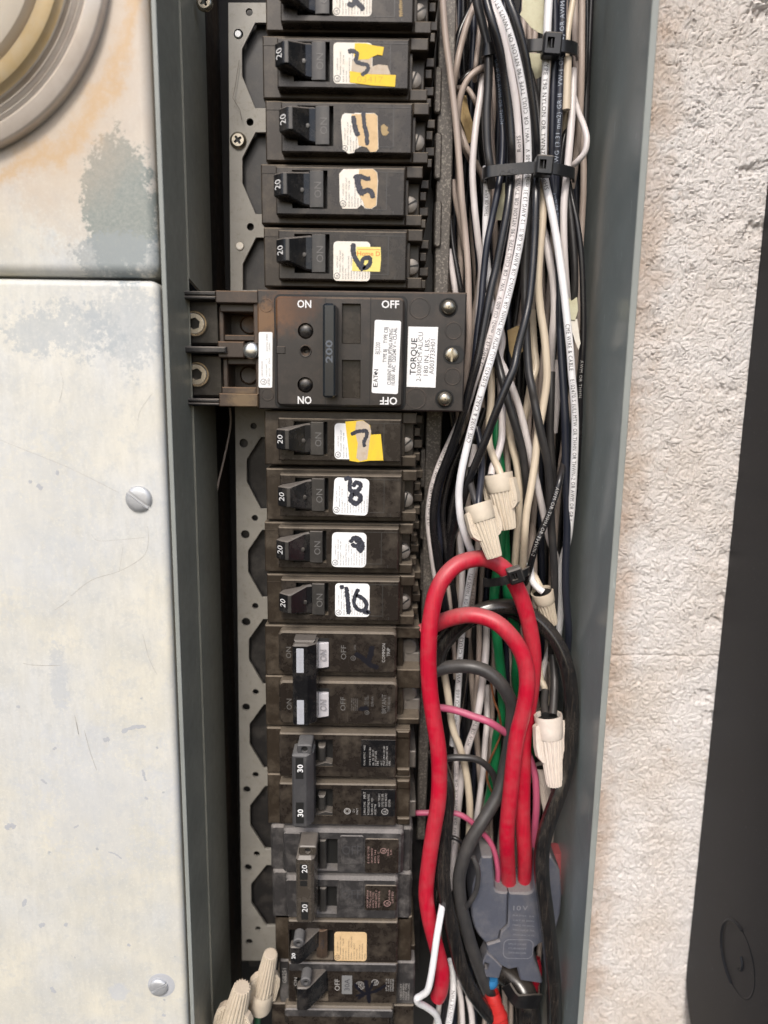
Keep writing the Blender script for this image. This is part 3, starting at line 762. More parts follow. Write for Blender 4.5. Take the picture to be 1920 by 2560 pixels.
# phillips screw
def phillips(k, x, y, rpx, h, mat, parent=None, label=None):
    px, py = fr(k, x, y); c = P(px, py, h); r = rpx / FR[k][2] / SC(px, py, h)
    cr = []
    for i in range(4):
        a = math.pi / 2 * i + 0.6
        w = 0.13; L = 0.5
        for u, v in ((L, -w), (L, w), (w * 1.3, w * 1.3)):
            cr.append((c.x + r * (u * math.cos(a) - v * math.sin(a)), c.z + r * (u * math.sin(a) + v * math.cos(a))))
    m = MB()
    m.lathe(c.x, c.z, [(r, h), (r * .98, h + r * .15), (r * .85, h + r * .34), (r * .7, h + r * .42)], 28, cap=False)
    m.plate(circ(c.x, c.z, r * .7, 28), [cr], h + r * .2, h + r * .42, 0)
    return m
t = thing('pan_head_screw', 'shiny cross-head screw in the perforated plate beside the breaker marked 11', 'screw', 's', 596, 352, -45)
phillips('s', 596, 352, 21, -45, M['bright']).build('head', M['bright'], t, 40)
q = P(596, 352, -46); m = MB(); m.lathe(q.x, q.z, [(2.6, -44.5), (2.6, -44.0)], 16); m.build('recess', M['groove'], t)
for (x, y, r, lab) in ((596, 87, 9, 'pale screw end showing in the top hole of the perforated plate'), (600, 616, 10, 'small white plastic plug in the perforated plate above the main breaker')):
    q = P(x, y, -46); rr = r / SC(x, y, -46); m = MB(); m.lathe(q.x, q.z, [(rr, -47), (rr, -45.3), (rr * .8, -44.9)], 20)
    tag(m.build('plug', M['zinc'] if r == 9 else M['sticker'], None), lab, 'plug')
t = thing('pan_head_screw', 'blurred round-headed screw on the grey steel at the very top left of the breakers', 'screw', 's', 513, 10, -30)
phillips('s', 512, 8, 21, -30, M['bright']).build('head', M['bright'], t, 40)
# --- rail between breakers and wires
rl = thing('support_rail', 'speckled dusty steel rail standing between the breaker terminals and the wires', 'rail', 's', 1090, 1600, -45)
for y0, y1, xa, xb, nm in ((-60, 740, 1104, 1140, 'upper_rail'), (1020, 2100, 1066, 1100, 'lower_rail')):
    m = MB()
    if nm == 'upper_rail': L = [(1098, -60), (1098, 0), (1086, 740)]; Rr = [(1120, 740), (1129, 500), (1143, -60)]
    else: L = [(1066, 1020), (1056, 1400), (1050, 1700), (1042, 2100)]; Rr = [(1062, 2100), (1078, 1700), (1090, 1400), (1107, 1020)]
    o = [(lambda q: (q.x, q.z))(P(x, y, -33)) for x, y in L + Rr]
    m.plate(o, (), -60, -33, 0.5); m.build(nm, M['rail'], rl)
for i in range(3):
    y = (165, 330, 500)[i]
    m = MB(); m.pbox('s', 1086, y, 1104, y + 118, -60, -31, 0.6, 2.0); m.build('rail_tab', M['rail'], rl)
for i in range(3):
    y = (1120, 1250, 1380)[i]
    m = MB(); m.pbox('s', 1050, y, 1068, y + 100, -60, -34, 0.6, 2.0); m.build('rail_tab', M['rail'], rl)
# thin brown wire hanging deep left
# ================================================================ breakers
TXT_A = ['LISTED CKT', 'BREAKER 1 POLE UNIT', 'ISSUE LN8071   TYPE MP', 'HACR TYPE', 'INTERRUPTING RATING:', '10,000A      120/240 VAC', 'CU ONLY   60/75 C', 'NO.14-8 AWG', 'TORQUE 20 IN-LB', 'MOUNT ON VERTICAL', 'SURFACE ONLY', 'CROUSE-HINDS CO.']
def ul_mark(mb, k, x, y, r, h, rot=90):
    px, py = fr(k, x, y); c = P(px, py, h); rr = r / FR[k][2] / SC(px, py, h)
    o = circ(c.x, c.z, rr, 20); i = circ(c.x, c.z, rr * .82, 20)
    mb.ring_strip([(a, -h, b) for a, b in o], [(a, -h, b) for a, b in i])
    mb.text('UL', k, x, y, r * .85, h, rot, r * 1.05, bold=True)
def sticker(parent, k, x0, y0, x1, y1, h, mat, lines=TXT_A, r=1.6, rot=0, pmat=None, ul=True, cap=9, poly=None):
    m = MB()
    if poly: m.ppoly(k, poly, h, h + 0.12, 0.04)
    else: m.pbox(k, x0, y0, x1, y1, h, h + 0.12, 0.04, r)
    st = m.build('sticker', mat, parent)
    t = MB(); H = h + 0.14
    n = len(lines); w = x1 - x0
    for i, s in enumerate(lines):
        x = x0 + w * (0.105 + 0.84 * i / max(1, n - 1)) if n > 1 else (x0 + x1) / 2
        yb = y1 - (y1 - y0) * (0.34 if i == 0 and ul else 0.05 if i > 1 else 0.22 if ul else .05)
        L = min(len(s) * cap * 0.86, (yb - y0) - (y1 - y0) * 0.04)
        t.text(s, k, x, yb, cap, H, 90, L, 'l')
    if ul:
        ul_mark(t, k, x0 + w * 0.10, y1 - (y1 - y0) * 0.13, w * 0.085, H)
        t.text('R', k, x0 + w * 0.09, y1 - (y1 - y0) * 0.26, 6, H, 90)
    t.build('lettering', pmat or M['black_print'], st, 0)
    return st
def toggle_a(parent, X0, X1, zc, zh, tiplabel, k='s', ty=0, dusty=False):
    """hub drum in the opening with a lever leaning to the left ; X0..X1 = opening, mm"""
    w = X1 - X0
    hub = MB(); pr = []
    hx0, hx1 = X0 + w * 0.50, X1 - w * 0.12
    for kk in range(7):
        t = kk / 6; pr.append((hx0 + (hx1 - hx0) * t, -0.2 + 1.1 * math.sin(math.pi * (0.18 + 0.5 * t))))
    pr += [(hx1 + 0.4, -1.6), (hx1 + 0.4, -6), (hx0, -6)]
    hub.prism_z(pr, zc - zh, zc + zh, 0.2)
    h_ = hub.build('toggle_drum', M['hub'], parent, 30)
    e = MB(); zpx = None
    lev = MB()
    pr = [(X0 - w * 0.46, 5.0), (X0 - w * 0.40, 1.2), (X0 + w * 0.05, 0.2), (X0 + w * 0.2, -4), (X0 + w * 0.5, -5), (X0 + w * 0.5, 0.6), (X0 + w * 0.34, 1.4), (X0 - w * 0.06, 8.3), (X0 - w * 0.17, 8.5), (X0 - w * 0.22, 8.2)]
    lev.prism_z(pr, zc - zh * 0.62, zc + zh * 0.62, 0.5)
    for q_ in lev.v:                               # the lever widens towards the drum: its dusty shoulders slope
        k_ = min(1.0, max(0.0, (q_.x - (X0 - w * 0.04)) / (w * 0.42)))
        q_.z = zc + (q_.z - zc) * (1 + 0.52 * k_)
    l_ = lev.build('toggle_lever', M['toggle'], parent, 25)
    rg = MB(); rg.box(X0 - w * 0.175, zc - zh * .56, X0 - w * 0.065, zc + zh * .56, 8.3, 8.62, 0.15); rg.build('grip_highlight', M['hub'], l_)  # lighter strip paints the highlight along the lever's ridge
    # 20 printed on the sloping tip face
    v, f = textmesh('20')
    a = Vector((X0 - w * 0.46, -5.0, 0)); b = Vector((X0 - w * 0.22, -8.2, 0)); d = (b - a); nrm = Vector((-(-d.y) * -1, 0, 0))
    nn_ = Vector((d.y, -d.x, 0)).normalized() 
    if nn_.x > 0: nn_ = -nn_
    xs = [q[0] for q in v]; W = max(xs) - min(xs); S = 3.7 / W
    vs = []
    for p, q in v:
        u = (p - min(xs) - W / 2) * S; t = 0.5 - (q - 0.35) * 2.6 / d.length
        pt = a + d * (0.98 - t * 0.98) * 1.0
        # reads bottom to top, letters' tops towards the left
        pt = a + d * (0.5 + (q - 0.35) * 4.9 / d.length * -1)
        vs.append((pt.x + nn_.x * 0.06, pt.y + nn_.y * 0.06, zc + u))
    MB().add(vs, f).build('rating_print', M['white_print'], l_, 0)
    pc = MB(); xq, hq = X0 + w * 0.30, 1.9
    pc.lathe(X0 + w * 0.30, zc - zh * .12, [(0.95, 2.3), (0.8, 2.75), (0.4, 2.8)], 16); pc.build('pivot_dimple', M['hub'], l_)
    return h_
def breaker_a(label, by0, by1, bx0, bx1, face, screw=True, kframe='s', seed=0, group='single pole 20 amp breakers'):
    """face: photo rectangle of the raised front at h=0; b*: photo rectangle of the shoulders at h=-6"""
    fx0, fy0, fx1, fy1 = face
    t = thing('circuit_breaker', label, 'breaker', 's', (bx0 + bx1) / 2, (by0 + by1) / 2, -60, group)
    X0, Z0, X1, Z1 = rect('s', *face, 0)
    B0, Zb0, B1, Zb1 = rect('s', bx0, by0, bx1, by1, -6)
    H = Z1 - Z0; w = X1 - X0
    cut = B1 - (B1 - X1) * 0.92
    m = MB(); m.box(B0, Zb0, cut, Zb1, -60, -6, 0.5)
    hgt = (Zb1 - Zb0)
    m.box(cut, Zb1 - hgt * 0.20, B1, Zb1, -30, -6, 0.4); m.box(cut, Zb0, B1, Zb0 + hgt * 0.19, -30, -6.3, 0.4)
    m.box(cut, Zb0 + 0.3, B1 - 1, Zb1 - 0.3, -60, -14, 0.4)
    m.box(X1 - 0.3, Zb0 + hgt * 0.19, X1 + 1.8, Zb1 - hgt * 0.20, -30, -8, 0.3)
    # rib line of the shoulder
    m.box(B0 + 0.02, Zb1 - hgt * 0.155, B0 + 6, Zb1 - hgt * 0.145, -6.1, -5.8, 0)
    m.build('case', M['case'], t, 30)
    ox0, ox1 = X0 + w * 0.125, X0 + w * 0.40
    oz1, oz0 = Z1 - H * 0.07, Z1 - H * 0.87
    m = MB()
    m.plate([(X0, Z0), (X1, Z0), (X1, Z1), (X0, Z1)], [rrect(ox0, oz0, ox1, oz1)], -7, 0, 0.45)
    m.build('front', M['face'], t, 30)
    m = MB()                                       # moulded step lines of the front
    m.box(X0 + w * 0.66, Z1 - H * 0.10, X1 - 0.6, Z1 - H * 0.085, -0.1, 0.12, 0)
    m.box(X0 + w * 0.855, Z0 + H * 0.12, X0 + w * 0.862, Z1 - H * 0.10, -0.1, 0.13, 0)
    m.box(X0 + w * 0.70, Z0 + H * 0.115, X0 + w * 0.86, Z0 + H * 0.13, -0.1, 0.12, 0)
    m.box(X1 - w * 0.09, Z0 + 0.6, X1 - w * 0.084, Z0 + H * 0.10, -0.1, 0.13, 0)
    m.build('mould_line', M['hub'], t, 0)
    m = MB(); m.box(ox0 + .1, oz0 + .1, ox1 - .1, oz1 - .1, -6.5, -5.6, 0.1); m.build('toggle_recess', M['groove'], t)
    zc, zh = (oz0 + oz1) / 2, (oz1 - oz0) / 2 - 0.25
    toggle_a(t, ox0, ox1, zc, zh, None)
    # the engraved ON of the drum
    v, f = textmesh('ON'); xs = [q[0] for q in v]; W = max(xs) - min(xs)
    cx = ox0 + (ox1 - ox0) * 0.73; S = zh * 0.85 / W
    vs = [(cx - (q - 0.35) * 4.0, -(1.02), zc - zh * 0.05 + (p - min(xs) - W / 2) * S) for p, q in v]
    MB().add(vs, f).build('engraving', M['grey_print'], t, 0)
    if screw:
        t2 = MB(); c = Vector((X1 + 2.9, 0, Zb0 + hgt * 0.40)); r = 3.4
        cxs = X1 + 2.3
        a = random.uniform(-50, 50)
        px = None
        hd = MB(); hd.lathe(cxs, c.z, [(r, -14), (r, -10.6), (r * .93, -10.0), (r * .7, -9.6), (r * 0.3, -9.4)], 24)
        s_ = hd.build('terminal_screw', M['screw'], t, 40)
        ca, sa = math.cos(math.radians(a + 60)), math.sin(math.radians(a + 60))
        sl = MB(); L, w2 = r * 0.93, 0.32
        sl.plate([(cxs + u * ca - v_ * sa, c.z + u * sa + v_ * ca) for u, v_ in ((-L, -w2), (L, -w2), (L, w2), (-L, w2))], (), -10, -9.32, 0)
        sl.build('slot', M['groove'], s_)
    # stepped terminal clips to the right
    m = MB()
    for i in range(4):
        zz = Zb0 + hgt * (0.06 + 0.24 * i); m.box(B1 - 0.6, zz, B1 + 2.2 + (i % 2) * 1.1, zz + hgt * 0.15, -45, -17 - 3 * (i % 2), 0.3)
    m.build('terminal_clip', M['case'], t)
    return t
GA = 'single pole 20 amp breakers'
b0 = breaker_a('topmost black breaker, cut off by the top of the picture', -85, 80, 664, 1080, (701, -70, 1034, 56))
b1 = breaker_a('black breaker with 3 marked on torn yellow tape', 92, 249, 657, 1070, (693, 96, 1022, 221))
b2 = breaker_a('black breaker whose tan sticker is marked 11 in black ink', 254, 405, 664, 1072, (703, 256, 1030, 382))
b3 = breaker_a('black breaker whose chipped sticker is marked 5', 413, 562, 653, 1056, (690, 418, 1012, 538))
b4 = breaker_a('black breaker with 6 over a yellow price tag, just above the wide main breaker', 571, 719, 660, 1056, (696, 577, 1016, 700))
b5 = breaker_a('black breaker with 7 on yellow tape, just below the wide main breaker', 1030, 1164, 662, 1041, (696, 1047, 1003, 1153))
b6 = breaker_a('black breaker whose white sticker is marked 8, under the one marked 7', 1174, 1302, 666, 1041, (700, 1188, 1003, 1293))
b7 = breaker_a('black breaker whose white sticker is marked 9, third below the main breaker', 1308, 1432, 662, 1032, (696, 1320, 996, 1421))
b8 = breaker_a('black breaker whose white sticker is marked 10, above the white toggled pair', 1438, 1560, 668, 1036, (703, 1451, 998, 1551))
# stickers, tape and ink
def ink(parent, k, strokes, h, mat='marker', name='marker_stroke'):
    m = MB()
    for i, (pts, w) in enumerate(strokes): m.stroke(k, pts, w, h + 0.01 * i, 0.2)
    return m.build(name, M[mat], parent, 0)
S_ = 0.02
sticker(b0, 'L', 752, -150, 1022, 112, S_, M['sticker'])
ink(b0, 'L', [([(855, 20), (880, 35), (905, 20), (930, 5)], 34), ([(900, -40), (905, 0), (940, 35), (965, 70)], 36)], 0.2)
m = MB()
for i in range(9):
    m.ppoly('L', [(1208 + random.uniform(0, 18), -10 + i * 14), (1232 + random.uniform(0, 8), -8 + i * 14), (1225, 2 + i * 14), (1212, 3 + i * 14)], 0.02, 0.1)
m.build('tape_residue', M['kraft'], b0)
sticker(b1, 'L', 756, 294, 1026, 580, S_, M['sticker'])
m = MB(); m.ppoly('L', [(905, 298), (985, 300), (1040, 315), (1106, 325), (1094, 384), (1060, 378), (1028, 392), (1000, 410), (930, 412), (898, 388)], 0.15, 0.27, 0.03)
m.ppoly('L', [(868, 490), (1000, 512), (1188, 518), (1182, 600), (1020, 590), (870, 570)], 0.15, 0.27, 0.03); m.build('yellow_tape', M['yellow'], b1)
m = MB(); m.ppoly('L', [(885, 420), (1000, 405), (1022, 392), (1020, 460), (1070, 445), (1130, 452), (1152, 516), (1000, 512), (880, 492)], 0.15, 0.24, 0.03); m.build('torn_tape', M['tornpaper'], b1)
m = MB(); m.text('03417', 'L', 1010, 548, 40, 0.29, 0, 180); m.build('faint_digits', simple('tape_emboss', (0.55, 0.37, 0.03), 0.6), b1, 0)
ink(b1, 'L', [([(858, 358), (890, 350), (920, 375), (912, 420), (950, 440), (990, 450), (992, 485), (948, 520)], 27)], 0.3)
sticker(b2, 'L', 808, 780, 1068, 1064, S_, M['sticker'], poly=[(835, 782), (900, 786), (905, 780), (1040, 782), (1062, 800), (1068, 1030), (1050, 1050), (1010, 1052), (990, 1020), (950, 1012), (905, 1035), (900, 1056), (860, 1062), (822, 1035), (808, 830), (818, 795)])
m = MB(); m.ppoly('L', [(880, 790), (1040, 784), (1060, 802), (1065, 1030), (1048, 1048), (1012, 1050), (985, 1018), (930, 1005), (925, 960), (915, 900)], 0.15, 0.2, 0.02); m.build('browned_patch', M['sticker_tan'], b2)
ink(b2, 'L', [([(893, 800), (900, 850), (912, 900), (930, 940)], 34), ([(962, 770), (968, 850), (985, 930), (990, 1005)], 30)], 0.24)
m = MB(); m.ppoly('L', [(1085, 870), (1105, 856), (1122, 872), (1135, 880), (1128, 900), (1142, 915), (1120, 938), (1095, 935), (1085, 905)], 0.02, 0.12); m.build('glue_scrap', M['kraft'], b2)
sticker(b3, 'M', 796, 116, 1062, 394, S_, M['sticker'], poly=[(825, 118), (1030, 116), (1058, 140), (1065, 200), (1055, 370), (1020, 394), (975, 390), (950, 365), (920, 392), (820, 392), (800, 360), (796, 150)])
m = MB(); m.ppoly('M', [(935, 120), (1030, 118), (1056, 142), (1062, 200), (1052, 368), (1018, 391), (975, 386), (960, 340), (935, 300), (925, 200)], 0.15, 0.2, 0.02); m.build('browned_patch', M['sticker_tan'], b3)
ink(b3, 'M', [([(912, 155), (925, 200), (940, 270), (970, 285)], 44), ([(930, 160), (960, 175), (990, 185), (1012, 180)], 30), ([(940, 290), (990, 265), (1020, 280), (1030, 320)], 34)], 0.24)
sticker(b4, 'M', 756, 618, 1010, 892, S_, M['sticker'])
m = MB(); m.ppoly('M', [(915, 655), (1083, 657), (1086, 745), (1078, 828), (1010, 826), (885, 822), (888, 740), (908, 740)], 0.15, 0.27, 0.03); m.build('price_tag', simple('faded_yellow_tag', (0.72, 0.60, 0.17), 0.5, var=0.15), b4)
m = MB(); m.text('Home D', 'M', 1000, 702, 30, 0.29, 0, 160, bold=True); m.pbox('M', 925, 672, 1080, 676, 0.28, 0.29, 0); m.build('faded_lettering', simple('faded_orange', (0.65, 0.20, 0.05), 0.6), b4, 0)
ink(b4, 'M', [([(893, 630), (893, 690), (905, 730), (940, 790), (965, 815)], 34), ([(960, 810), (1005, 780), (1008, 735), (970, 735), (950, 775), (975, 805)], 30)], 0.3)
sticker(b5, 'N', 764, 162, 1010, 410, S_, M['sticker_clean'])
m = MB(); m.ppoly('N', [(838, 150), (960, 140), (1010, 175), (1018, 240), (1084, 236), (1102, 418), (1000, 420), (930, 430), (868, 420), (850, 260)], 0.15, 0.27, 0.03); m.build('yellow_tape', M['yellow'], b5)
m = MB(); m.ppoly('N', [(915, 148), (960, 142), (1004, 170), (1018, 215), (1005, 290), (990, 410), (940, 424), (915, 400), (925, 300), (905, 220)], 0.28, 0.32, 0.02); m.build('torn_tape', M['tornpaper'], b5)
ink(b5, 'N', [([(878, 240), (910, 222), (950, 215), (985, 215), (985, 250), (968, 290), (970, 326)], 26)], 0.34)
def rot_poly(x0, y0, x1, y1, a, r=30):
    cx, cy = (x0 + x1) / 2, (y0 + y1) / 2; o = []
    for u, v in rrect(x0 - cx, y0 - cy, x1 - cx, y1 - cy, r):
        o.append((cx + u * math.cos(a) - v * math.sin(a), cy + u * math.sin(a) + v * math.cos(a)))
    return o
sticker(b6, 'N', 752, 540, 1002, 792, S_, M['sticker_clean'], poly=rot_poly(757, 540, 1000, 795, 0.05))
ink(b6, 'N', [([(830, 548), (870, 545), (870, 620), (920, 630), (945, 590), (915, 570), (890, 600)], 30), ([(890, 640), (875, 690), (915, 715), (945, 680), (925, 650), (890, 650)], 34)], 0.2)
sticker(b7, 'N', 745, 916, 985, 1155, S_, M['sticker_clean'], poly=rot_poly(745, 916, 984, 1156, 0.02))
ink(b7, 'N', [([(870, 985), (900, 955), (935, 960), (930, 1000), (900, 1010), (885, 990)], 30), ([(905, 955), (945, 985), (950, 1020), (925, 1045)], 46)], 0.2)
sticker(b8, 'O', 768, 218, 1006, 448, S_, M['sticker_clean'])
ink(b8, 'O', [([(845, 240), (852, 300), (858, 360), (862, 430)], 32), ([(800, 245), (830, 240)], 30), ([(930, 255), (905, 310), (900, 360), (930, 400), (970, 400), (985, 360), (950, 315), (910, 300)], 28), ([(985, 400), (1000, 420), (960, 415)], 24)], 0.2)
# white paint fleck
# ---------------------------------------------------------------- main breaker
mb_ = thing('main_breaker', 'wide black 200 amp main breaker with ON and OFF lettering and two white labels', 'breaker', 'H', 900, 390, -60)
m = MB(); m.pbox('H', 447, 60, 1578, 712, -62, 0, 0.6)
m.build('case', M['main'], mb_, 30)
m = MB()
X0, Z0, X1, Z1 = rect('H', 545, 92, 1243, 690, 5)
hs = []
for r_ in ((905, 128, 1008, 348), (905, 436, 1006, 645)):
    a = rect('H', *r_, 5); hs.append(rrect(*a))
for (x, y, r) in ((707, 278, 43), (705, 573, 43), (707, 388, 27)):
    q = P(*fr('H', x, y), 5); hs.append(circ(q.x, q.z, r / FR['H'][2] / SC(*fr('H', x, y), 5), 24))
m.plate(rrect(X0, Z0, X1, Z1, 2.0), hs, -1, 5, 0.8); m.build('raised_front', M['main'], mb_, 30)
m = MB(); m.box(X0 - 1.3, Z0 - 1.3, X1 + 1.3, Z1 + 1.3, -0.5, 0.25, 0.2, 2.6); m.build('front_seat', M['groove'], mb_)
for x in (815, 1060):
    m = MB(); m.pbox('H', x - 2, 98, x + 2, 684, 5.0, 5.12, 0); m.build('panel_joint', M['groove'], mb_, 0)
m = MB(); m.pbox('H', 548, 362, 596, 402, 4.9, 5.35, 0.2); m.build('latch_tab', M['main'], mb_)
for (x, y) in ((707, 278), (705, 573)):
    q = P(*fr('H', x, y), 5); r = 38 / FR['H'][2] / SC(*fr('H', x, y), 5)
    m = MB(); m.lathe(q.x, q.z, [(r, -0.9), (r, 3.4)] + [(r * math.cos(a), 3.4 + r * .45 * math.sin(a)) for a in (0.3, 0.6, 0.9, 1.2, 1.4)], 32); m.build('push_button', M['toggle'], mb_, 50)
q = P(*fr('H', 707, 388), 5); m = MB(); r = 27 / FR['H'][2] / SC(*fr('H', 707, 388), 5); m.lathe(q.x, q.z, [(r * 1.25, 5.0), (r * 1.12, 5.5), (r, 5.45), (r * .8, 4.0), (r * .45, 3.4)], 28, cap=False); m.lathe(q.x, q.z, [(r * .45, 1.0), (.1, 1.0)], 16); m.build('test_hole', M['main'], mb_, 50)
X0h, Z0h, X1h, Z1h = rect('H', 804, 126, 868, 642, 17)
m = MB(); m.prism_z([(X0h, 0), (X0h - .2, 16.2), (X0h + .6, 17), (X1h - .6, 17), (X1h, 16.2), (X1h + .8, 0)], Z0h, Z1h, 0.8); hdl = m.build('handle', simple('handle_sky_tint', (0.011, 0.015, 0.020), 0.2, var=0.3, bump=0.1, scale=0.2), mb_, 30)  # bluish tone puts the reflected sky into the handle colour
m = MB(); m.text('200', 'H', 835, 390, 36, 17.1, 90, 122, bold=True); m.build('rating_emboss', simple('emboss_blue_black', (0.085, 0.10, 0.125), 0.3), hdl, 0)
for r_ in ((905, 128, 1008, 348), (905, 436, 1006, 645)):
    m = MB(); m.pbox('H', *r_, -0.6, 1.6, 0.2); m.build('slide_plate', M['face'], mb_)
m = MB()
m.text('ON', 'H', 700, 130, 40, 5.06, 0, 76, bold=True); m.text('OFF', 'H', 1170, 132, 40, 5.06, 0, 96, bold=True)
m.text('ON', 'H', 702, 656, 40, 5.06, 180, 76, bold=True); m.text('OFF', 'H', 1160, 660, 40, 5.06, 180, 94, bold=True); m.build('lettering', M['white_print'], mb_, 0)
m = MB(); m.ppoly('H', rot_poly(1076, 220, 1220, 620, 0.045, 10), 5.02, 5.2, 0.05); st = m.build('rating_label', M['sticker_clean'], mb_)
m = MB(); h = 5.22
for s, x, y, cap, w, b in (('BJ2200', 1101, 372, 26, 64, False), ('TYPE BJ     TYPE CBJ', 1142, 354, 20, 188, True), ('CURRENT INTERRUPTING RATING', 1168, 420, 20, 300, True), ('10,000  AIC  120/240 V ~ CU-AL', 1190, 418, 20, 308, True), ('E T N', 1088, 540, 22, 92, True)):
    if s == 'E T N': continue
    m.text(s, 'H', x, y, cap, h, 90.0 - 1.5, w, bold=b)
m.text('E', 'H', 1088, 574, 24, h, 89, 22, bold=True); m.text('A', 'H', 1089, 548, 24, h, 89, 22, bold=True); m.text('T', 'H', 1090, 527, 24, h, 89, 20, bold=True); m.text('N', 'H', 1092, 498, 24, h, 89, 22, bold=True)
q = P(*fr('H', 1091, 513), h); m.plate(circ(q.x, q.z, .55, 12), (), h - .02, h, 0)
m.build('lettering', M['black_print'], st, 0)
m = MB(); m.ppoly('H', [(1268, 254), (1431, 257), (1416, 588), (1258, 583)], 0.02, 0.25, 0.05); st = m.build('torque_label', M['sticker_clean'], mb_)
m = MB(); h = 0.27
m.text('TORQUE', 'H', 1296, 418, 32, h, 88.5, 196, bold=True)
for s, x, w in (('2-300MCM AL/CU', 1330, 262), ('180 IN. LBS.', 1367, 200), ('A003733H01', 1398, 186)): m.text(s, 'H', x, 420, 26, h, 88.5, w)
m.build('lettering', M['black_print'], st, 0)
m = MB(); m.ppoly('H', rot_poly(451, 284, 526, 588, 0.005, 8), 0.02, 0.25, 0.05); st = m.build('listing_label', M['sticker_clean'], mb_)
m = MB(); ul_mark(m, 'H', 478, 556, 17, 0.27); m.text('LISTED', 'H', 506, 556, 11, .27, 90, 36, bold=True)
m.text('CIRCUIT BREAKER', 'H', 471, 528, 9, .27, 90, 84, 'l'); m.text('2 POLE UNIT       2', 'H', 494, 528, 8, .27, 90, 96, 'l'); m.text('40°C CTL      E7819', 'H', 511, 528, 8, .27, 90, 98, 'l'); m.text('ISSUE NO. CF4852', 'H', 497, 388, 9, .27, 90, 90, 'l'); m.text('120/240V~', 'H', 511, 388, 8, .27, 90, 48, 'l'); m.build('lettering', M['grey_print'], st, 0)
for (x, y, r) in ((492, 138, 38), (1330, 155, 58), (1515, 278, 48), (1510, 528, 48), (1310, 648, 58), (500, 625, 36)):
    q = P(*fr('H', x, y), 0); rr = r / FR['H'][2] / SC(*fr('H', x, y), 0)
    m = MB(); m.lathe(q.x, q.z, [(rr, 0.0), (rr - .12, 0.16), (rr - 0.5, 0.16), (rr - .6, 0.06)], 36); m.build('moulded_disc', M['main'], mb_)
for (x, y) in ((1487, 150), (1466, 650)):
    q = P(*fr('H', x, y), 0); r = 40 / FR['H'][2] / SC(*fr('H', x, y), 0)
    m = MB(); m.lathe(q.x, q.z, [(r * 1.30, 0.02), (r * 1.25, 0.3), (r * 1.15, 0.3), (r * 1.05, 0.05)], 36); m.build('rivet_ring', M['groove'], mb_)
    m = MB(); m.lathe(q.x, q.z, [(r, 0.05), (r * .98, 1.0), (r * .85, 1.9), (r * .6, 2.5), (r * .3, 2.75), (r * .1, 2.8)], 32); m.build('rivet', M['bright'], mb_, 60)
    m = MB(); m.lathe(q.x, q.z, [(.35, 2.7), (.3, 2.85)], 8); m.build('centre_mark', M['groove'], mb_)
q = P(*fr('H', 1505, 408), 0); m = MB(); m.box(q.x - 3.6, q.z - 3.8, q.x + 5.2, q.z + 3.8, -0.4, 0.25, 0.1, 3.4); m.build('screw_notch', M['groove'], mb_)
screw_part('H', 1505, 408, 38, 0.3, 88, M['bright'], mb_, 'centre_screw', slot=0.14, dome=.4)
# left terminal cage, browned
q = lambda *a: a
m = MB()
for r_, h0, h1 in (((215, 58, 448, 126), -60, -2), ((235, 620, 448, 692), -60, -2), ((238, 130, 430, 175), -60, -7), ((250, 585, 440, 622), -60, -7), ((236, 150, 262, 350), -60, -9), ((258, 430, 284, 600), -60, -9), ((422, 60, 452, 350), -60, -3.5), ((436, 428, 458, 690), -60, -3.5), ((260, 300, 430, 332), -60, -10), ((265, 425, 440, 462), -60, -10)):
    m.pbox('H', *r_, h0, h1, 0.4)
m.build('terminal_cage', M['brown'], mb_, 30)
m = MB(); m.pbox('H', 255, 170, 440, 600, -60, -24, 0.3); m.build('cage_floor', M['brown'], mb_)
for (x, y) in ((402, 245), (400, 520)):
    w_ = P(*fr('H', x, y), -24); m = MB(); m.lathe(w_.x, w_.z, [(4.2, -24), (4.2, -22.6), (3.7, -22.3), (3.4, -23), (1.8, -23.2)], 28); m.build('cage_boss', M['brown'], mb_, 40)
m = MB(); m.pbox('H', 228, 335, 372, 425, -40, -4, 0.5); m.pbox('H', 365, 345, 420, 415, -40, -8, 0.5); m.build('centre_bracket', M['brown'], mb_)
m = MB(); m.pbox('H', 20, 362, 272, 398, -50, -1.5, 0.6); m.build('phase_barrier', M['insul'], mb_)
for r_ in ((20, 60, 216, 82), (20, 86, 218, 104), (30, 648, 236, 666), (30, 670, 236, 684)):
    m = MB(); m.pbox('H', *r_, -50, -3, 0.4); m.build('side_barrier', M['insul'], mb_)
w_ = P(*fr('H', 412, 385), -2); m = MB(); m.lathe(w_.x, w_.z, [(3.6, -4), (3.6, -1.6), (3.2, -.9), (2.2, -.3), (1, -.1)], 28); m.build('silver_rivet', simple('silver', (0.6, 0.6, 0.58), 0.25, .9, .1), mb_, 60)
for (bx, cx, cy, rr) in (((15, 108, 236, 352), 102, 238, 66), ((15, 408, 256, 636), 114, 515, 66)):
    m = MB(); m.pbox('H', *bx, -50, -12, 0.8, 0.6); lg = m.build('lug_block', M['lug'], mb_, 30)
    w_ = P(*fr('H', cx, cy), -11); r = rr / FR['H'][2] / SC(*fr('H', cx, cy), -11)
    hexp = [(w_.x + r * .5 * math.cos(math.pi / 3 * i + .3), w_.z + r * .5 * math.sin(math.pi / 3 * i + .3)) for i in range(6)]
    m = MB(); m.lathe(w_.x, w_.z, [(r * 1.06, -12), (r * 1.05, -10.8), (r, -10.4), (r * .93, -11.0), (r * .88, -10.3), (r * .80, -10.0)], 40, cap=False)
    m.plate(circ(w_.x, w_.z, r * .80, 40), [hexp], -16, -10.0, 0); m.lathe(w_.x, w_.z, [(r * .55, -14), (r * .3, -14.4)], 20)
    m.build('hex_socket_screw', M['allen'], lg, 40)
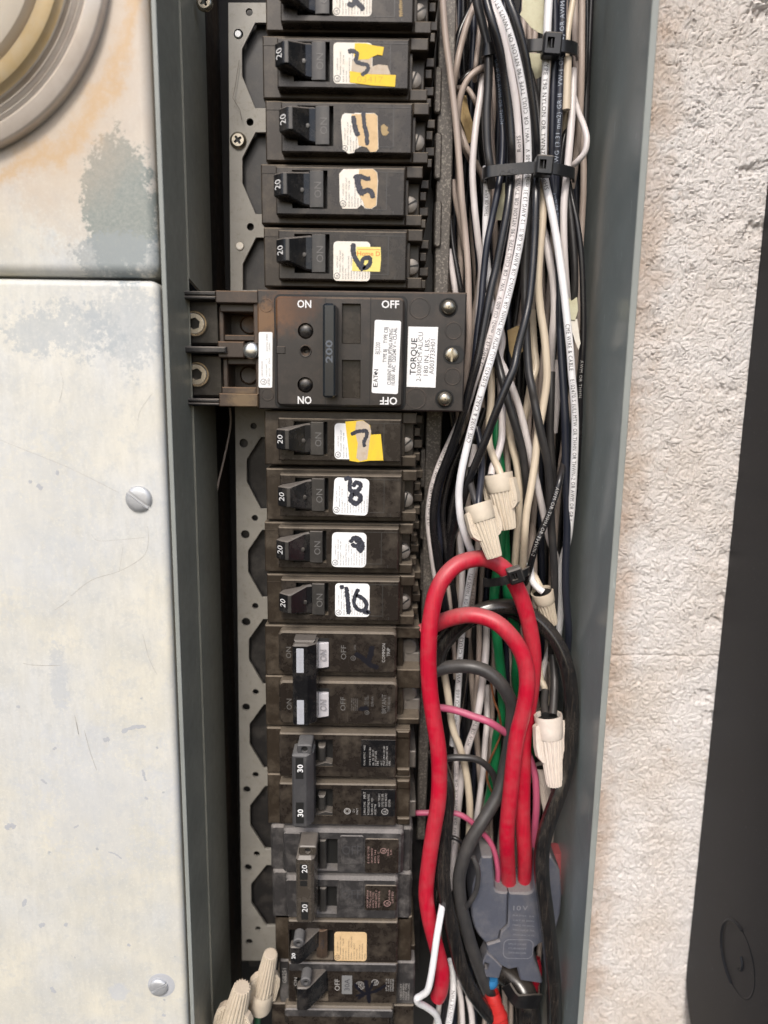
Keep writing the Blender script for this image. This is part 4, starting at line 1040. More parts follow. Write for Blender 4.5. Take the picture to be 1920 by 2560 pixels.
# ---------------------------------------------------------------- two pole breaker with white toggles
t40 = thing('double_breaker', 'two pole breaker with white ON toggles joined by a black tie bar', 'breaker', 'O', 760, 850, -60)
def case_px(k, r_, h, name='case', mat='case', par=None, r=0.4, h0=-60, c=0.5):
    m = MB(); m.pbox(k, *r_, h0, h, c, r); return m.build(name, M[mat], par, 30)
case_px('O', (285, 512, 1190, 858), -6, 'pole_case', par=t40); case_px('O', (288, 862, 1190, 1206), -6, 'pole_case', par=t40)
for r_ in ((1188, 520, 1355, 598), (1190, 812, 1355, 945), (1190, 1150, 1350, 1192)): case_px('O', r_, -10, 'terminal_wall', par=t40)
for r_ in ((1196, 560, 1240, 800), (1196, 900, 1240, 1150)): case_px('O', r_, -14, 'terminal_post', par=t40)
for (y0, y1) in ((695, 800), (1015, 1145)):
    case_px('O', (1238, y0, 1352, y1), -20, 'terminal_plate', 'screw', t40)
    a = P(*fr('O', 1275, y0 - 45), -22); m = MB(); m.lathe(a.x, a.z, [(4, -26), (4, -20.5), (3.4, -20)], 24); m.build('terminal_screw', M['screw'], t40, 40)
fr1 = case_px('O', (376, 552, 1193, 836), 0, 'front', 'face', t40, 2.2, -7, 0.9); fr2 = case_px('O', (380, 897, 1197, 1192), 0, 'front', 'face', t40, 2.2, -7, 0.9)
for (y0, y1, yc) in ((630, 802, 715), (977, 1142, 1060)):
    m = MB(); m.pbox('O', 505, y0 - 35, 728, y1 + 4, 0, 0.08, 0.02); m.build('toggle_recess', M['groove'], t40)
    a = rect('O', 634, y0, 722, y1, 2)
    pr = [(a[0], 0)] + [(a[0] + (a[2] - a[0]) * i / 6, 1.2 + 1.6 * math.cos(math.pi * .5 * i / 6)) for i in range(7)] + [(a[2], 0)]
    m = MB(); m.prism_z(pr, a[1], a[3], 0.3); tg = m.build('white_toggle', M['white_plastic'], t40, 40)
    m = MB(); m.text('ON', 'O', 686, yc, 42, 2.75, 90, 84, bold=True); m.build('engraving', simple('white_engrave', (0.30, 0.29, 0.30), .5), tg, 0)
m = MB(); m.text('ON', 'O', 446, 695, 36, 0.03, 90, 82); m.text('ON', 'O', 450, 1052, 36, .03, 90, 80); m.text('OFF', 'O', 826, 694, 36, .03, 90, 104); m.text('OFF', 'O', 822, 1050, 36, .03, 90, 100); m.build('engraving', M['grey_print'], t40, 0)
m = MB(); m.text('COMMON', 'O', 1103, 698, 22, .03, 90, 136); m.text('TRIP', 'O', 1136, 692, 22, .03, 90, 62); m.build('print', M['dim_print'], t40, 0)
m = MB(); m.text('BRYANT', 'O', 1106, 1050, 32, .03, 90, 140); m.text('TYPE BD240', 'O', 1140, 1052, 18, .03, 90, 110); m.text('CU-AL', 'O', 978, 1030, 16, .03, 90, 60); m.text('E7819A', 'O', 1026, 1032, 16, .03, 90, 74); m.text('LISTED', 'O', 905, 660, 12, .03, 90, 40)
ul_mark(m, 'O', 893, 734, 18, .03); ul_mark(m, 'O', 988, 1110, 16, .03)
for i in range(4): m.text(('TYPE BD', '40C  60/75', 'ISSUE NO', 'LISTED ENCL')[i], 'O', 882 + 13 * i, 1055, 8, .03, 90, 90)
m.text('60/75C WIRE', 'O', 996, 1030, 10, .03, 90, 80); m.build('print', M['grey_print'], t40, 0)
ink(t40, 'O', [([(905, 700), (960, 735), (1010, 780), (1070, 800)], 34), ([(1025, 650), (1010, 720), (990, 770)], 40)], .05, 'marker_faint'); ink(t40, 'O', [([(930, 1085), (1000, 1080)], 30)], .05, 'marker_faint')
M['window'] = simple('grey_white_window', (0.36, 0.37, 0.40), 0.45, var=0.2, scale=1.0)
a = rect('O', 474, 640, 581, 1204, 13)
m = MB(); m.prism_z([(a[0], 2), (a[0], 12.3), (a[0] + .7, 13), (a[2] - .3, 13), (a[2] + .4, 12.4), (a[2] + 3.4, 9.5), (a[2] + 3.8, 2)], a[1], a[3], 0.9); tb = m.build('tie_bar', M['toggle'], t40, 30)
m = MB(); b_ = rect('O', 480, 616, 628, 655, 10.5); m.box(b_[0], b_[1], b_[2], b_[3], 2, 10.5, 1.2); m.build('bar_end', M['toggle'], tb, 30)
for r_ in ((500, 668, 551, 836), (504, 1025, 553, 1192)):
    m = MB(); m.pbox('O', *r_, 12.9, 13.12, 0.05, .3); w_ = m.build('white_window', M['window'], tb)
    m = MB(); m.text('40', 'O', (r_[0] + r_[2]) / 2, (r_[1] + r_[3]) / 2 + 5, 32, 13.15, 90, 70); x, y = (r_[0] + r_[2]) / 2, (r_[1] + r_[3]) / 2 + 5
    m.build('rating', simple('window_grey', (0.35, 0.35, 0.38), .5), w_, 0)
# ---------------------------------------------------------------- two pole 30
t30 = thing('double_breaker', 'brown-black two pole breaker with a dusty grey 30 amp tie bar', 'breaker', 'Q', 760, 400, -60)
case_px('Q', (296, 60, 1285, 372), -6, 'pole_case', par=t30); case_px('Q', (302, 380, 1285, 722), -6, 'pole_case', par=t30)
for (y0, y1) in ((80, 128), (340, 390), (420, 478), (680, 728)): case_px('Q', (1195, y0, 1283, y1), -4.5, 'corner_step', 'case', t30)
for (y0, y1) in ((215, 330), (560, 670)): case_px('Q', (1225, y0, 1325, y1), -16, 'terminal_plate', 'screw', t30)
def front_with_hole(k, r_, o_, par, h=0, r=0.8):
    a = rect(k, *r_, h); b = rect(k, *o_, h)
    m = MB(); m.plate(rrect(*a, r), [rrect(*b)], h - 7, h, 0.6); f = m.build('front', M['face'], par, 30)
    m = MB(); m.box(b[0] + .05, b[1] + .05, b[2] - .05, b[3] - .05, h - 7, h - 5.4, 0); m.build('toggle_recess', M['groove'], par)
    return f
for fy0, fy1, o in ((96, 394, (508, 134, 752, 320)), (442, 728, (512, 476, 752, 660))):
    f = front_with_hole('Q', (382, fy0, 1190, fy1), o, t30)
    m = MB(); m.pbox('Q', 505, o[1] + 46, 625, o[3] - 6, -6, 3.5, 1.0); m.build('toggle', M['toggle'], t30)
    m = MB(); m.pbox('Q', 650, o[1] + 50, 700, o[3] - 30, -6, -0.6, .8); m.build('toggle_drum', M['hub'], t30)
    m = MB(); m.ppoly('Q', [(630, o[3] - 2), (700, o[3] - 26), (748, o[3] - 18), (750, o[3])], -6, -.2, .1); m.build('recess_step', M['hub'], t30)
    m = MB(); m.pbox('Q', 948, o[1] + 4, 1184, o[3] + 6, 0.0, 0.1, 0.05); pl = m.build('rating_plate', M['toggle'], t30)
    m = MB()
    if fy0 < 300:
        for i, (x, s) in enumerate(((970, 'CU/AL 60/75 C   WIRE'), (1008, '#14-8 10 IN LBS'), (1030, '#6  25  #4 27'), (1048, '15 20 30 LBS'), (1062, 'LBS.'), (1088, '40 C'), (1105, 'MAX 10KA 120 240'), (1125, 'ENCLOSED CKT BKR'), (1143, 'LBS.'))): m.text(s, 'Q', x, 314, 12, .12, 90, min(150, len(s) * 9), 'l')
    else:
        for i, (x, s) in enumerate(((972, '2 POLE TYPE'), (998, 'INTERRUPTING RATING'), (1022, '10,000 AIC 120'), (1045, 'HACR TYPE'), (1072, 'HACR  TYPE 40 C'), (1095, 'LISTED CIR. BKR.'), (1118, 'ISSUE NE-2702'), (1142, 'E52615'))): m.text(s, 'Q', x, 655 if i < 4 else 600, 14, .12, 90, min(155 if i < 4 else 100, len(s) * 9), 'l')
        m.text('MP-T', 'Q', 972, 520, 16, .12, 90, 50, bold=True); ul_mark(m, 'Q', 1112, 634, 24, .12)
        m.text('CU', 'Q', 896, 628, 14, .03, 90, 26); m.text('ONLY', 'Q', 920, 632, 14, .03, 90, 50)
        for r in (24, 14):
            a = P(*fr('Q', 852, 630), .03); rr = r / 2.765 / SC(*fr('Q', 852, 630), 0); m.ring_strip([(u, -.04, v) for u, v in circ(a.x, a.z, rr, 20)], [(u, -.04, v) for u, v in circ(a.x, a.z, rr * .75, 20)])
    m.build('print', M['dim_print'] if fy0 > 300 else M['dim_print'], pl, 0)
a = rect('Q', 470, 240, 574, 748, 13)
m = MB(); m.prism_z([(a[0], 2), (a[0], 12.2), (a[0] + .8, 13), (a[2] - .4, 13), (a[2] + .2, 12.6), (a[2] + 2.6, 9), (a[2] + 2.8, 2)], a[1], a[3], 0.9); tb = m.build('tie_bar', M['tiebar'], t30, 30)
def eyelet(k, cx, cy, rx, ry, h, par, mat='tiebar', r=14, h0=2):
    q = P(*fr(k, cx, cy), h); s = FR[k][2] * SC(*fr(k, cx, cy), h)
    m = MB(); hexa = []
    o = rrect(q.x - rx / s, q.z - ry / s, q.x + rx / s, q.z + ry / s, min(rx, ry) * .5 / s)
    m.plate(o, [circ(q.x, q.z, r / s, 18)], h0, h, 0.5); o_ = m.build('bar_eyelet', M[mat], par, 30)
    m = MB(); m.box(q.x - r / s * 1.1, q.z - r / s * 1.1, q.x + r / s * 1.1, q.z + r / s * 1.1, h0, h - 1.6, 0); m.build('eyelet_bore', M['groove'], o_)
eyelet('Q', 556, 204, 52, 34, 11.5, tb, r=24)
for r_ in ((495, 262, 549, 408), (497, 570, 551, 716)):
    m = MB(); m.pbox('Q', *r_, 12.95, 13.08, 0.03, .2); w_ = m.build('rating_window', M['groove'], tb)
    m = MB(); m.text('30', 'Q', (r_[0] + r_[2]) / 2 + 4, (r_[1] + r_[3]) / 2, 38, 13.12, 90, 58, bold=True); m.build('rating', M['white_print'], w_, 0)
m = MB(); m.pbox('Q', 1256, 138, 1278, 164, -14, -8, 0.8); m.build('yellow_fleck', simple('yellow_plastic', (0.75, 0.62, 0.02), .3), t30)
# ---------------------------------------------------------------- two pole 20, rounded and dusty
t20 = thing('double_breaker', 'dusty grey rounded two pole breaker with a slim bronze-edged 20 amp tie bar', 'breaker', 'Q', 760, 1100, -60)
case_px('Q', (322, 735, 1300, 1045), -6, 'pole_case', 'ge', t20, 2.0, c=1.2); case_px('G', (455, 96, 1330, 405), -6, 'pole_case', 'ge', t20, 2.0, c=1.2)
def ge_pole(k, f_, o_, lab_, off_, onp, par):
    a = rect(k, *f_, 0); b = rect(k, *o_, 0)
    m = MB(); m.plate(rrect(*a, 2.2), [rrect(*b)], -7, 0, 1.4); m.build('front', M['ge'], par, 40)
    m = MB(); m.box(b[0] + .05, b[1] + .05, b[2] - .05, b[3] - .05, -7, -5.4, 0); m.build('toggle_recess', M['groove'], par)
    m = MB(); m.pbox(k, o_[0] + (o_[2] - o_[0]) * .48, o_[1] + 12, o_[0] + (o_[2] - o_[0]) * .68, o_[3] - 8, -6, -.5, .6); m.build('toggle_drum', M['hub'], par)
    m = MB(); m.pbox(k, *lab_, -0.02, .35, .3, .8); pl = m.build('rating_plate', M['face'], par, 40)
    m = MB(); m.pbox(k, *off_, -.02, .4, .35, 1.0); m.build('moulded_pad', M['ge'], par, 40)
    m = MB(); m.text('OFF', k, (off_[0] + off_[2]) / 2, (off_[1] + off_[3]) / 2, (off_[3] - off_[1]) * .35, .43, 0, (off_[2] - off_[0]) * .8); m.build('emboss', M['tiebar'], par, 0)
    m = MB(); m.pbox(k, *onp, -.02, .4, .35, 1.0); m.build('moulded_pad', M['ge'], par, 40)
    return pl
pl = ge_pole('Q', (405, 762, 1242, 1068), (540, 820, 785, 1040), (975, 822, 1206, 1062), (800, 800, 965, 1000), (412, 780, 530, 930), t20)
m = MB()
for i, s in enumerate(('E-11592 TYPE', 'CIRCUIT BREAKER', 'AWG 14-8', '60/75 C')): m.text(s, 'Q', 998 + 23 * i, 990, 12, .38, 90, 130 - 14 * i, 'l')
m.text('20A', 'Q', 1134, 915, 12, .38, 90, 60); m.text('LR', 'Q', 1154, 912, 12, .38, 90, 40); ul_mark(m, 'Q', 1102, 905, 22, .38); m.build('print', M['pink_print'], pl, 0)
pl = ge_pole('G', (535, 135, 1246, 402), (650, 190, 860, 362), (1036, 184, 1236, 345), (872, 150, 1030, 330), (540, 150, 620, 330), t20)
m = MB()
for i, s in enumerate(('CIRCUIT BREAKER', 'TYPE THQL 120/240', 'HACR TYPE', 'WIRE 60/75 C', 'AWG 14-8 CU AL')): m.text(s, 'G', 1052 + 18 * i, 326, 11, .38, 90, 126 - 8 * (i % 3), 'l')
m.text('LISTED', 'G', 1210, 260, 12, .38, 90, 80); m.text('10,000', 'G', 1190, 245, 10, .38, 90, 70); ul_mark(m, 'G', 1176, 298, 22, .38); m.build('print', M['pink_print'], pl, 0)
for r_, k in (((1246, 760, 1305, 860), 'Q'), ((1240, 960, 1300, 1060), 'Q'), ((1250, 150, 1335, 200), 'G'), ((1250, 300, 1325, 400), 'G')): case_px(k, r_, -12, 'terminal_wall', 'ge', t20)
q0 = fr('Q', 504, 950); q1 = fr('G', 705, 430)
a = rect('s', q0[0] - 2, q0[1], 786, q1[1], 14)
M['bronze'] = plastic('bronze_bar', (0.05, 0.042, 0.034), 0.25, 0.35, spec=0.8)
m = MB(); m.prism_z([(a[0], 2), (a[0], 13), (a[0] + .9, 14), (a[2] - 1.4, 14), (a[2] - .2, 12.8), (a[2] + .6, 9), (a[2] + .6, 2)], a[1], a[3], 1.3); tb = m.build('tie_bar', M['bronze'], t20, 30)
eyelet('Q', 578, 905, 62, 36, 12.5, tb, 'bronze', 22)
for k, r_ in (('Q', (524, 1000, 578, 1105)), ('Q', (526, 1112, 576, 1150)), ('G', (636, 290, 680, 400))):
    m = MB(); m.pbox(k, *r_, 13.95, 14.08, .03, .2); m.build('rating_window', M['groove'], tb)
m = MB(); m.text('20', 'Q', 556, 1030, 38, 14.12, 90, 62); m.text('20', 'G', 658, 328, 34, 14.12, 90, 56); m.build('rating', M['white_print'], tb, 0)
# ---------------------------------------------------------------- single 20 with tan sticker
ts = thing('circuit_breaker', 'single black 20 amp breaker with a clean tan-gold rounded sticker, near the bottom', 'breaker', 'G', 900, 520, -60)
case_px('G', (474, 375, 1330, 655), -6, par=ts); front_with_hole('G', (554, 410, 1242, 672), (562, 465, 838, 650), ts)
case_px('G', (1245, 400, 1328, 455), -10, 'terminal_wall', par=ts); case_px('G', (1280, 560, 1350, 700), -14, 'terminal_wall', par=ts)
a = rect('G', 732, 470, 800, 640, 1); m = MB(); m.prism_z([(a[0], -5), (a[0], .6), ((a[0] + a[2]) / 2, 1.6), (a[2], .3), (a[2], -5)], a[1], a[3], .2); dr = m.build('toggle_drum', M['brown'], ts, 30)
m = MB(); m.text('ON', 'G', 768, 556, 26, 1.7, 90, 58); m.build('engraving', M['black_print'], dr, 0)
def lever_low(k, x0, y0, x1, y1, ex, ey, h, par, num=None):
    a = rect(k, x0, y0, x1, y1, h)
    m = MB(); m.prism_z([(a[0], h - 4.5), (a[0], h - .6), (a[0] + .5, h), (a[2] - .3, h), (a[2] + 1, h - .8), (a[2] + 9.5, -1.0), (a[2] + 9.5, -5), (a[2] + 5, -5), (a[0] + 2, h - 6)], a[1], a[3], .6); l = m.build('toggle_lever', M['toggle'], par, 30)
    q = P(*fr(k, ex, ey), h + .5); m = MB(); m.plate(circ(q.x, q.z, 2.6, 20), [circ(q.x, q.z, 1.1, 14)], h - 6, h + .6, .5); e = m.build('eyelet', M['tiebar'], l, 30)
    m = MB(); m.lathe(q.x, q.z, [(1.3, h - .6), (.2, h - .7)], 12); m.build('eyelet_bore', M['groove'], e)
    if num: m = MB(); m.text(num, k, x0 + (x1 - x0) * .35, (y0 + y1) / 2, 22, h + .06, 88, 42, bold=True); m.build('rating', M['white_print'], l, 0)
lever_low('G', 566, 572, 626, 684, 618, 550, 12, ts, '20')
sticker(ts, 'G', 844, 478, 1048, 660, S_, M['sticker_tan'], TXT_A[:10] + ['LISTED'], cap=8)
# ---------------------------------------------------------------- 30A single, worn
tg = thing('circuit_breaker', 'worn grey-black breaker lettered OFF 30A with a black ink cross, second from the bottom', 'breaker', 'G', 900, 800, -60)
case_px('G', (500, 660, 1350, 930), -6, 'case', 'ge', tg, 1.0, c=.8)
front_with_hole('G', (555, 672, 1240, 925), (600, 765, 806, 908), tg)
m = MB(); m.pbox('G', 558, 676, 1236, 730, -.02, .6, .5, 1); m.build('dusty_ledge', M['ge'], tg, 40)
a = rect('G', 735, 768, 778, 888, 0); m = MB(); m.prism_z([(a[0], -5), (a[0], 0), ((a[0] + a[2]) / 2, .8), (a[2], -.2), (a[2], -5)], a[1], a[3], .2); m.build('toggle_drum', M['bronze'], tg, 30)
lever_low('G', 608, 830, 672, 976, 664, 795, 12, tg)
m = MB(); m.text('OFF', 'G', 862, 810, 32, .03, 90, 84); m.text('ON', 'G', 600, 790, 20, .03, 90, 60); m.text('GB251', 'G', 530, 752, 26, -5.9, 90, 104)
ul_mark(m, 'G', 1100, 795, 22, .03)
for r in (30, 22):
    q = P(*fr('G', 1005, 815), .03); rr = r / 2.514 / SC(*fr('G', 1005, 815), 0); m.ring_strip([(u, -.04, v) for u, v in circ(q.x, q.z, rr, 24)], [(u, -.04, v) for u, v in circ(q.x, q.z, rr * .9, 24)])
m.text('GE', 'G', 1005, 815, 20, .03, 90, 30)
for i in range(4): m.text(('AWG 14-10', 'CU AL 60/75', 'LISTED ENCL', 'BREAKER')[i], 'G', 1170 + 14 * i, 850, 9, .03, 90, 90, 'l')
for i in range(4): m.text(('CIRCUIT', '120/240V', 'HACR TYPE', '10,000 AIC')[i], 'G', 1262 + 16 * i, 905, 11, -5.9, 90, 120, 'l')
m.build('print', M['dim_print'], tg, 0)
m = MB(); m.pbox('G', 891, 752, 956, 868, .02, .1, .02); p_ = m.build('rating_patch', simple('patch_grey', (0.17, .17, .17), .5), tg); m = MB(); m.text('30A', 'G', 924, 810, 32, .13, 90, 84); m.build('rating', M['black_print'], p_, 0)
ink(tg, 'G', [([(970, 800), (1010, 850), (1060, 870)], 20), ([(1040, 780), (1050, 830), (1065, 925)], 26), ([(1170, 810), (1100, 850), (980, 880)], 20), ([(1090, 790), (1060, 850), (990, 900)], 16)], .15, 'marker_faint')
# ---------------------------------------------------------------- last partial
tp = thing('circuit_breaker', 'lowest breaker with a dusty raised bar, cut off by the bottom of the picture', 'breaker', 'G', 900, 1050, -60)
case_px('G', (452, 932, 1342, 1190), -6, 'case', 'face', tp); case_px('G', (530, 962, 1215, 1180), 0, 'front', 'face', tp, 1.5, -7, 2.0)
m = MB(); m.pbox('G', 532, 966, 1212, 1016, -.1, .5, .5, 1.2); m.build('dusty_ledge', M['ge'], tp, 40)
# ================================================================ wires
LEG = 'CME WIRE & CABLE     E102470 S (UL) MTW OR THHN OR THWN-2 OR AWM OR GR II  12 AWG (3.31 mm2) CU 600 V   VW-1 OR C(UL) TYPE T90 NYLON OR TWN75 FT1    RoHS'
def path(pts, n=9):
    q = []; ks = []
    for p in pts:
        x, y = fr(p[0], p[1], p[2])
        if ks and ks[-1] != p[0]:                 # hand-over between two close-ups of the photo: drop points that overlap
            same = [v for v, kk in zip(q, ks) if kk == ks[-1]]
            d = 1 if len(same) < 2 or same[-1].y >= same[0].y else -1
            while len(q) > 1 and (y - q[-1].y) * d < 38: q.pop(); ks.pop()
        q.append(Vector((x, y, p[3]))); ks.append(p[0])
    s = catmull(q, n)
    return s, [P(v.x, v.y, v.z) for v in s]
def wire(label, pts, w, mat, text=None, group=None, n=9, sides=12, flute=0, famp=0.0, twist=0.0, tcol=None, name=None, cat='wire', cap=0.52, squash=None):
    px, ws = path(pts, n)
    mid = px[len(px) // 2]
    r = w / 2 / SC(mid.x, mid.y, mid.z)
    m = MB(); m.tube(ws, r, sides, flute, famp, twist)
    name = name or {'white': 'white_wire', 'bright': 'white_wire', 'beige': 'beige_wire', 'cream': 'cream_wire', 'black': 'black_wire', 'charcoal': 'black_wire', 'navy': 'black_wire', 'cable': 'black_cable', 'grey': 'grey_cable', 'red': 'red_cable', 'darkred': 'red_cable', 'pink': 'pink_wire', 'green': 'green_wire', 'copper': 'copper_wire'}[mat]
    ob = m.build(name, W[mat], None, 70)
    tag(ob, label, cat, group)
    if text:
        for (s, y0, y1) in text:
            i0 = min(range(len(px)), key=lambda i: abs(px[i].y - y0)); i1 = min(range(len(px)), key=lambda i: abs(px[i].y - y1))
            seg = ws[min(i0, i1):max(i0, i1) + 1]
            if i0 > i1: seg = seg[::-1]
            L = [0]
            for a, b in zip(seg, seg[1:]): L.append(L[-1] + (b - a).length)
            v, f = textmesh(s, False, 1.16)
            xs = [q[0] for q in v]; x0, W_ = min(xs), max(xs) - min(xs)
            ch = 2 * r * cap / 0.7
            vs = []; j = 0
            for a, b in v:
                t = (a - x0) / W_ * L[-1]
                j = 0
                lo, hi = 0, len(L) - 1
                while hi - lo > 1:
                    mdl = (lo + hi) // 2
                    if L[mdl] <= t: lo = mdl
                    else: hi = mdl
                k = (t - L[lo]) / max(1e-6, L[hi] - L[lo])
                p = seg[lo].lerp(seg[hi], k)
                ta = (seg[min(lo + 2, len(seg) - 1)] - seg[max(lo - 1, 0)]).normalized()
                nv = (CAMP - p); nv = (nv - ta * nv.dot(ta)).normalized(); sd = nv.cross(ta)
                ang = (b - 0.35) * ch / r
                vs.append(p + nv * (r * (1 - 0.25 * ang * ang) + 0.09) + sd * (math.sin(ang) * r))
            mb2 = MB().add(vs, f)
            mb2.build('lettering', tcol or M['black_print'], ob, 0)
    return ob
# NB the child of a mesh wire: its parent sits at the wire's centre
deepb = 'thin black wire lying deep at the back of the wiring gutter, behind all the others'
deepw = 'thin pale wire lying deep at the back of the wiring gutter, behind all the others'
random.seed(11)
for i in range(44):
    col = ('black', 'beige', 'charcoal', 'black', 'beige', 'navy', 'black')[i % 7]
    x = 1125 + (i * 67) % 365; pts = []
    ph = random.uniform(0, 6); am = random.uniform(8, 40)
    for j in range(12):
        y = -80 + j * 250
        xx = x + am * math.sin(ph + j * 0.8) + random.uniform(-8, 8) - (y / 2560) * (60 if x > 1300 else 5)
        if 1050 < y < 1900: xx -= (xx - 1250) * 0.12
        hh = -44 - (i * 7) % 25
        pts.append(('s', min(xx, 1478 - y * 0.045), y, hh))
    wire(deepw if col == 'beige' else deepb, pts, random.uniform(13, 17), col, group='deep pale wires' if col == 'beige' else 'deep black wires', n=4, sides=8)
T_ = lambda k, L: [(k, x, y, h) for x, y, h in L]
A_ = lambda *p: [('A',) + q for q in p]
B_ = lambda *p: [('B',) + q for q in p]
C_ = lambda *p: [('C',) + q for q in p]
D_ = lambda *p: [('D',) + q for q in p]
E_ = lambda *p: [('E',) + q for q in p]
F_ = lambda *p: [('F',) + q for q in p]
wire('long beige wire at the far left of the bundle, in front of the speckled rail', A_((126, -200, -22), (130, 0, -22), (148, 250, -22), (180, 500, -22), (215, 800, -22), (242, 1100, -22), (262, 1382, -22)) + B_((283, 350, -24), (303, 600, -24), (310, 850, -25), (312, 1100, -26), (300, 1400, -28)) + C_((470, 200, -30), (430, 420, -40)), 16.5, 'beige')
wire('beige wire slanting from the top down behind the first beige wire', A_((400, -150, -34), (350, 30, -34), (300, 160, -32), (255, 320, -32), (225, 470, -32), (200, 640, -36), (190, 800, -42)), 16, 'beige')
wire('beige wire curling over in an arch beside the first thick black wire', A_((470, 440, -34), (415, 465, -28), (350, 500, -26), (290, 570, -26), (250, 680, -27), (232, 830, -30), (245, 950, -34), (290, 1050, -38), (350, 1160, -42)), 15.5, 'beige')
wire('short beige wire seen upright under the top left cable tie', A_((395, 100, -38), (378, 250, -38), (368, 350, -36), (358, 450, -34), (350, 560, -40)), 12, 'beige')
wire('pinkish beige wire running beside the left edge of the cable ties', A_((410, 520, -30), (385, 700, -28), (362, 850, -26), (343, 1030, -25), (335, 1200, -25), (345, 1382, -25)) + B_((355, 250, -25), (375, 430, -27), (395, 600, -30), (385, 800, -34), (370, 1000, -36)), 17, 'white')
wire('pale wire crossing diagonally under the arch wire near the rail', A_((180, 620, -40), (290, 610, -38), (350, 690, -36), (400, 800, -38)), 13, 'beige')
wire('greyish wire slanting down to the right beneath the arch wire', A_((200, 780, -40), (250, 900, -37), (300, 1030, -36), (360, 1130, -38), (420, 1250, -42)), 15, 'beige')
wire('black wire lettered in grey curving behind the beige arch near the rail', A_((340, 30, -44), (250, 220, -42), (215, 400, -42), (225, 600, -42), (260, 560, -40), (330, 500, -40), (420, 470, -44)), 17, 'black', tcol=M['grey_print'])
wire('beige wire dropping steeply beside the rail under the arch', B_((200, 0, -38), (215, 130, -38), (250, 300, -40), (280, 480, -44)), 13, 'beige')
wire('pale wire low beside the rail, just above the main breaker', B_((170, 480, -36), (190, 600, -36), (215, 760, -36), (230, 900, -40)), 15, 'white')
wire('black wire beside the rail above the main breaker', B_((180, 250, -40), (200, 450, -38), (235, 650, -36), (262, 800, -36), (275, 950, -40)), 14, 'black')
# bundle
wire('thick glossy black wire, leftmost under the upper cable tie', A_((350, -160, -22), (362, 0, -22), (400, 150, -22), (435, 290, -22), (447, 420, -20), (443, 600, -20), (432, 800, -20), (437, 1000, -20), (455, 1150, -20), (470, 1300, -24)), 22, 'charcoal')
wire('black wire with bluish lettering between the black wires of the bundle', A_((440, -100, -26), (470, 200, -26), (500, 420, -24), (520, 600, -24), (535, 800, -24), (545, 950, -23), (535, 1150, -22), (510, 1382, -21)) + B_((505, 100, -20), (470, 270, -20), (435, 450, -19), (412, 650, -19), (395, 850, -18), (370, 1050, -17), (340, 1300, -16), (322, 1500, -16)) + C_((545, 60, -16), (505, 230, -17), (460, 400, -18), (415, 600, -20), (365, 760, -22), (300, 920, -24), (255, 1100, -25), (240, 1300, -26), (262, 1500, -27), (275, 1700, -28)) + D_((270, 300, -30), (300, 500, -32)), 17, 'navy', [('GR II OR AWM OR THHN', 150, 315)], tcol=simple('blue_grey_print', (0.20, 0.25, 0.33), 0.5))
wire('glossy black wire sweeping from top left across the front of the bundle', A_((420, -180, -10), (432, 0, -9), (475, 160, -8), (525, 350, -10), (560, 550, -13), (592, 780, -15), (606, 1000, -16), (604, 1180, -18), (592, 1382, -17)) + B_((580, 180, -15), (535, 420, -14), (500, 600, -14), (462, 760, -13), (425, 950, -12), (385, 1200, -11), (360, 1382, -11)) + C_((575, 0, -11), (520, 200, -12), (465, 420, -13), (400, 620, -15), (320, 830, -18), (255, 1000, -20), (218, 1180, -21), (210, 1380, -22), (230, 1600, -24)) + D_((240, 150, -26), (290, 420, -30), (330, 700, -34)), 21, 'black')
wire('white wire lettered up to RoHS, left of the lettered pair through the cable ties', A_((400, -200, -12), (448, 0, -10), (520, 180, -9), (577, 400, -11), (620, 620, -13), (645, 830, -15), (656, 1030, -16), (655, 1200, -19), (648, 1382, -18)) + B_((645, 100, -16), (620, 320, -16), (585, 540, -15), (545, 730, -14), (500, 920, -13), (455, 1090, -12), (405, 1260, -12), (360, 1420, -12)) + C_((590, 70, -13), (540, 220, -15), (500, 350, -18), (450, 470, -20), (385, 600, -21), (310, 760, -22), (240, 930, -23), (190, 1120, -24), (172, 1320, -25), (190, 1520, -26)) + D_((220, 250, -30), (265, 520, -34)), 19, 'white', [('12 AWG (3.31 mm2) CU 600 V   VW-1 OR C(UL) TYPE T90 NYLON OR TWN75 FT1', 915, 425), ('RoHS', 378, 340), ('(3.31 mm2) CU 600 V   VW-1 OR C(UL)', 1310, 1120)])
wire('white wire lettered end to end, right of the lettered pair through the cable ties', A_((450, -180, -12), (498, 0, -10), (562, 150, -9), (622, 340, -10), (668, 540, -12), (700, 750, -14), (715, 950, -16), (718, 1150, -18), (712, 1320, -18)) + B_((702, 100, -16), (685, 280, -15), (655, 470, -14), (615, 660, -13), (572, 840, -12), (530, 1000, -11), (482, 1170, -10), (430, 1300, -9), (398, 1400, -9)) + C_((650, 120, -8), (598, 300, -8), (540, 520, -8), (480, 760, -8), (438, 960, -8), (422, 1130, -9), (438, 1320, -10), (482, 1480, -12), (525, 1610, -15)) + D_((545, 160, -18), (520, 300, -22), (488, 480, -26), (458, 680, -30), (432, 950, -32), (418, 1200, -34), (400, 1450, -36), (370, 1700, -38)), 19.5, 'bright', [(LEG[:-8], 1103, 8), ('NYLON OR TWN75 FT1', 1545, 1430), ('VW-1 OR C(UL)', 1700, 1590), ('(3.31 mm2) CU 600', 1830, 1720)])
